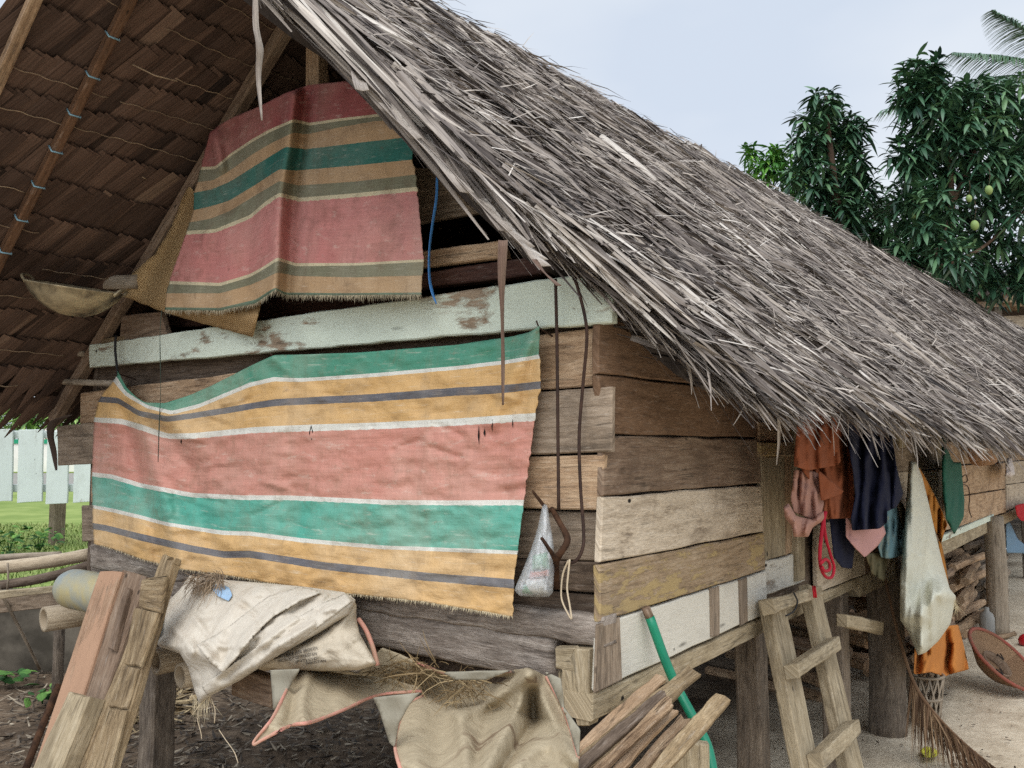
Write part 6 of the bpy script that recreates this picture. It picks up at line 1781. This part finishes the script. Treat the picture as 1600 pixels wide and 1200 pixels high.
tube(mb, [side(x, y, .25) for x, y in [(1282, 880), (1290, 874), (1296, 880), (1296, 890), (1288, 892), (1284, 886)]], .006, 8, smooth_n=5, rough=.25)
single('red_rope', mb, M_redcord, 'looped red cord knotted at the end below the rose cloth', 'rope')
# woven tub, wire and small bag on the wall
M_tub = mat_weave('woven_bamboo_tub', lin(160, 116, 84), lin(214, 170, 130), 60)
mb = MB(); c = side(1534, 698, .14); s_ = np.linalg.norm(c - CAM) / FPX
lathe(mb, c, np.array([.06, .1, -1]), [(20 * s_, 0), (19 * s_, 10 * s_), (16 * s_, 22 * s_), (11 * s_, 25 * s_), (.001, 25 * s_)], 24)
lathe(mb, c, np.array([.06, .1, -1]), [(18.5 * s_, 0), (15 * s_, 20 * s_), (.001, 22 * s_)], 24)
single('woven_tub', mb, M_tub, 'small round woven tub hung under the eave on the side wall', 'tub')
mb = MB(); tube(mb, [side(x, y, .05) for x, y in [(1500, 748), (1509, 742), (1511, 752), (1502, 756), (1512, 760), (1515, 775), (1514, 795), (1518, 808)]], .004, 5, smooth_n=5)
single('wire_coil', mb, M_iron, 'thin bent wire coil hanging on the planks beside the green bag', 'wire')
hang('small_pouch', [(1573, 716), (1580, 712), (1584, 728), (1586, 742), (1578, 745), (1570, 744), (1571, 728)], .14, cloth_mat('pale_plastic_pouch', lin(198, 188, 186), None, 0, .4, .6, 20, weave=False), 'little knotted plastic pouch hanging at the far right of the wall', 'bag', (.01, 6), pil=.03, back=.10, seed=17)
hang('red_rag', [(1586, 790), (1596, 787), (1625, 786), (1625, 815), (1596, 814), (1589, 806)], .10, M_redrag, 'bright red rag hanging under the floor at the right edge', 'clothing', (.01, 14), seed=18)
hang('blue_cloth', [(1572, 818), (1578, 816), (1590, 842), (1602, 852), (1620, 858), (1620, 866), (1585, 864), (1573, 864)], -.1, cloth_mat('dull_blue_fabric', lin(110, 136, 156), None, 0, .9, .3, 8), 'dull blue cloth draped behind the far stilt', 'clothing', (.01, 14), seed=19)

# ------------------------------------------------------------------ things standing in the yard
M_frond = thatch_mat('dry_brown_frond', [(0, lin(58, 42, 32)), (.5, lin(112, 86, 64)), (1, lin(162, 136, 106))])
fd = 4.35
P = np.array(spline([dep(x, y, d_) for x, y, d_ in [(1383, 905, 4.5), (1402, 985, 4.45), (1426, 1062, 4.4), (1455, 1108, 4.35), (1500, 1155, 4.3), (1560, 1205, 4.25)]], 14))
mb = MB(); tube(mb, list(P), [.007, .008, .009, .006, .003], 7)
T = np.gradient(P, axis=0); T /= np.linalg.norm(T, axis=1)[:, None]
R_, D_, L_ = [], [], []
for i in range(27, len(P) - 1):
    for k in range(3):
        t = (i - 27) / (len(P) - 28)
        for sg in (-1, 1):
            R_.append(P[i] + T[i] * .012 * k)
            D_.append(T[i] * (.55 + .5 * t) + np.array([0, 0, -.75 + .3 * t]) + (RT if sg > 0 else -RT) * (.28 if sg > 0 else .5) * (1 - .4 * t) + rng.normal(0, .10, 3))
            L_.append(rng.uniform(.17, .30) * (1 - .3 * t))
n = len(R_)
v, q, u, t_ = ribbons(np.array(R_), np.array(D_), rng.normal(0, 1, (n, 3)), np.array(L_), rng.uniform(.008, .015, n), rng.uniform(.1, .95, n), 4, droop=.25, shape='blade', fold=.25)
v[:, 2] = np.maximum(v[:, 2], .012 + .02 * rng.uniform(0, 1, len(v)))
mb.add(v, q.tolist(), u, t_)
single('dry_palm_frond', mb, M_frond, 'dry brown palm frond hanging by its stalk down to the sand', 'palm frond', smooth=False)

M_hatw = mat_weave('woven_basket_strips', lin(112, 82, 60), lin(178, 146, 112), 80)
M_rim = plain('red_basket_rim', lin(142, 72, 60), .8, col2=lin(120, 80, 62), scale=20)
bk = empty('basket_tray', ground(1560, 1066), 'wide conical woven basket with a red rim lying tilted on the sand', 'basket')
bd = 5.75
c = dep(1567, 1029, bd); ax = -FH * .50 + np.array([0, 0, 1]) * .72 + RT * .42
ax /= np.linalg.norm(ax); rr = .245
mb = MB(); lathe(mb, c, ax, [(rr, 0), (rr * .8, -.05), (rr * .45, -.12), (rr * .2, -.145), (.001, -.15)], 40); lathe(mb, c, ax, [(rr * .985, .002), (rr * .78, -.043), (rr * .44, -.11), (.001, -.14)], 40)
obj('woven_bowl', mb, M_hatw, bk)
mb = MB(); x_ = np.cross(ax, [0, 0, 1.0]); x_ /= np.linalg.norm(x_); y_ = np.cross(ax, x_)
tube(mb, [c + (x_ * math.cos(a) + y_ * math.sin(a)) * rr for a in np.linspace(0, 2 * math.pi, 49)], .012, 8, cap=False)
obj('rim', mb, M_rim, bk)
mb = MB(); lathe(mb, c, ax, [(rr * .40, -.105), (rr * .42, -.05), (rr * .40, -.045), (rr * .385, -.10)], 28)
obj('head_band', mb, W_brown, bk)
mb = MB()
for a0 in (.4, 3.6):
    p0 = c + (x_ * math.cos(a0) + y_ * math.sin(a0)) * rr * .42 - ax * .05
    tube(mb, [p0, p0 + x_ * .03 + ax * .02, p0 + y_ * .04 + ax * .01, p0 - x_ * .02 + ax * .015], .004, 5, smooth_n=5)
obj('cord', mb, M_rub, bk)

# bamboo lattice basket behind the frond
lb = empty('lattice_basket', ground(1447, 1128), 'split bamboo lattice basket standing behind the dry frond', 'basket')
c0 = ground(1447, 1128); s_ = 4.98 / FPX
mb = MB()
for k in range(14):
    a = 2 * math.pi * k / 14
    for sgn in (1, -1):
        pts = []
        for j in range(6):
            t = j / 5; r = (20 + 8 * t) * s_
            aa = a + sgn * .7 * t
            pts.append(c0 + np.array([math.cos(aa) * r, math.sin(aa) * r, (4 + 70 * t) * s_]))
        tube(mb, pts, .007, 5)
for t in (0, .5, 1):
    r = (20 + 8 * t) * s_
    tube(mb, [c0 + np.array([math.cos(a) * r, math.sin(a) * r, (4 + 70 * t) * s_]) for a in np.linspace(0, 2 * math.pi, 25)], .009, 6, cap=False)
obj('lattice', mb, W_bamboo_grey, lb)
mb = MB()
for po, o in (([(1437, 1172), (1446, 1166), (1458, 1168), (1469, 1176), (1460, 1184), (1444, 1183)], .03), ):
    poly_sheet(mb, po, lambda x, y, h: ground(x, y, h), Relief(.02).noise(.015, 8, 5, 3), step=2, axes=(0, 1), back=.004)
single('yellow_wrapper', mb, cloth_mat('yellow_plastic', lin(206, 200, 70), lin(220, 220, 216), .6, .4, .6, 30, weave=False), 'crumpled yellow wrapper on the sand under the frond', 'wrapper')
M_jug = plain('grey_plastic_jug', lin(150, 148, 142), .5, .3)
p = ground(1543, 992); s_ = 7.4 / FPX
mb = MB(); lathe(mb, p, (0, 0, 1), [(.001, 0), (10 * s_, 0), (11 * s_, 3 * s_), (11 * s_, 26 * s_), (9 * s_, 33 * s_), (4 * s_, 37 * s_), (3.6 * s_, 43 * s_), (.001, 43 * s_)], 20)
single('grey_jug', mb, M_jug, 'small grey plastic jug in front of the firewood pile', 'jug')
p = ground(1558, 984); mb = MB(); lathe(mb, p, (0, 0, 1), [(.001, 0), (4.6 * s_, 0), (5 * s_, 3 * s_), (5 * s_, 26 * s_), (2.2 * s_, 32 * s_), (2 * s_, 38 * s_), (.001, 38 * s_)], 16)
single('red_bottle', mb, plain('red_plastic', lin(196, 36, 36), .4), 'red plastic bottle next to the grey jug', 'bottle')
p = ground(1602, 1008); s_ = 7 / FPX; mb = MB(); lathe(mb, p, (0, 0, 1), [(.001, 0), (9 * s_, 1 * s_), (10 * s_, 8 * s_), (7 * s_, 14 * s_), (3 * s_, 17 * s_), (.001, 17 * s_)], 18)
single('red_pot', mb, plain('red_enamel', lin(180, 26, 36), .3, .5), 'small round red pot at the right edge of the yard', 'pot')
mb = MB(); tube(mb, [ground(1555, 997, .03), ground(1585, 990, .03)], .022, 8, rough=.15)
single('lone_stick', mb, W_fire, 'single pale stick lying on the sand before the firewood pile', 'firewood')

# stacked firewood under the house
fw0 = None
k = 0
for layer in range(10):
    z = .04 + layer * .068
    for j in range(5):
        for col, (ya, yb) in enumerate(((4.4, 5.7), (6.0, 7.4), (7.7, 9.0))):
            if layer > 8 and random.random() < .5: continue
            x = -.22 - j * .115 + random.uniform(-.03, .03)
            L = (yb - ya) * random.uniform(.75, 1.05); y0 = ya + random.uniform(-.1, .2)
            if k < 6:
                mb = MB()
                r = random.uniform(.028, .042)
                tube(mb, [(0, 0, 0), (random.uniform(-.02, .02), L * .5, random.uniform(-.01, .01)), (0, L, random.uniform(-.01, .02))], r, 7, rough=.25, smooth_n=3, tone=random.random())
                o = obj('firewood_stick', mb, [W_fire, W_tan, W_post, W_brown, W_fire, W_grey][k], smooth=False)
                lib = locals().get('lib', []) if k else []
                lib.append(o)
            else:
                o = lib[k % 6].copy(); COL.objects.link(o)
            o.location = (x, y0 + .6, z); o.rotation_euler = (random.uniform(-.03, .03), random.uniform(0, 3), random.uniform(-.08, .08))
            tag(o, 'one rough stick in the firewood pile under the house', 'firewood', 'firewood piled under the house')
            k += 1
for j in range(26):
    o = lib[j % 6].copy(); COL.objects.link(o)
    o.location = (random.uniform(-1.15, -.65), random.uniform(3.6, 4.3), .04 + .055 * (j // 3) + random.uniform(0, .02)); o.rotation_euler = (0, random.uniform(0, 3), 1.3 + random.uniform(-.2, .2)); o.scale = (1, .6, 1)
    tag(o, 'short rough stick lying crosswise behind the big round stilt', 'firewood', 'short firewood behind the big stilt')
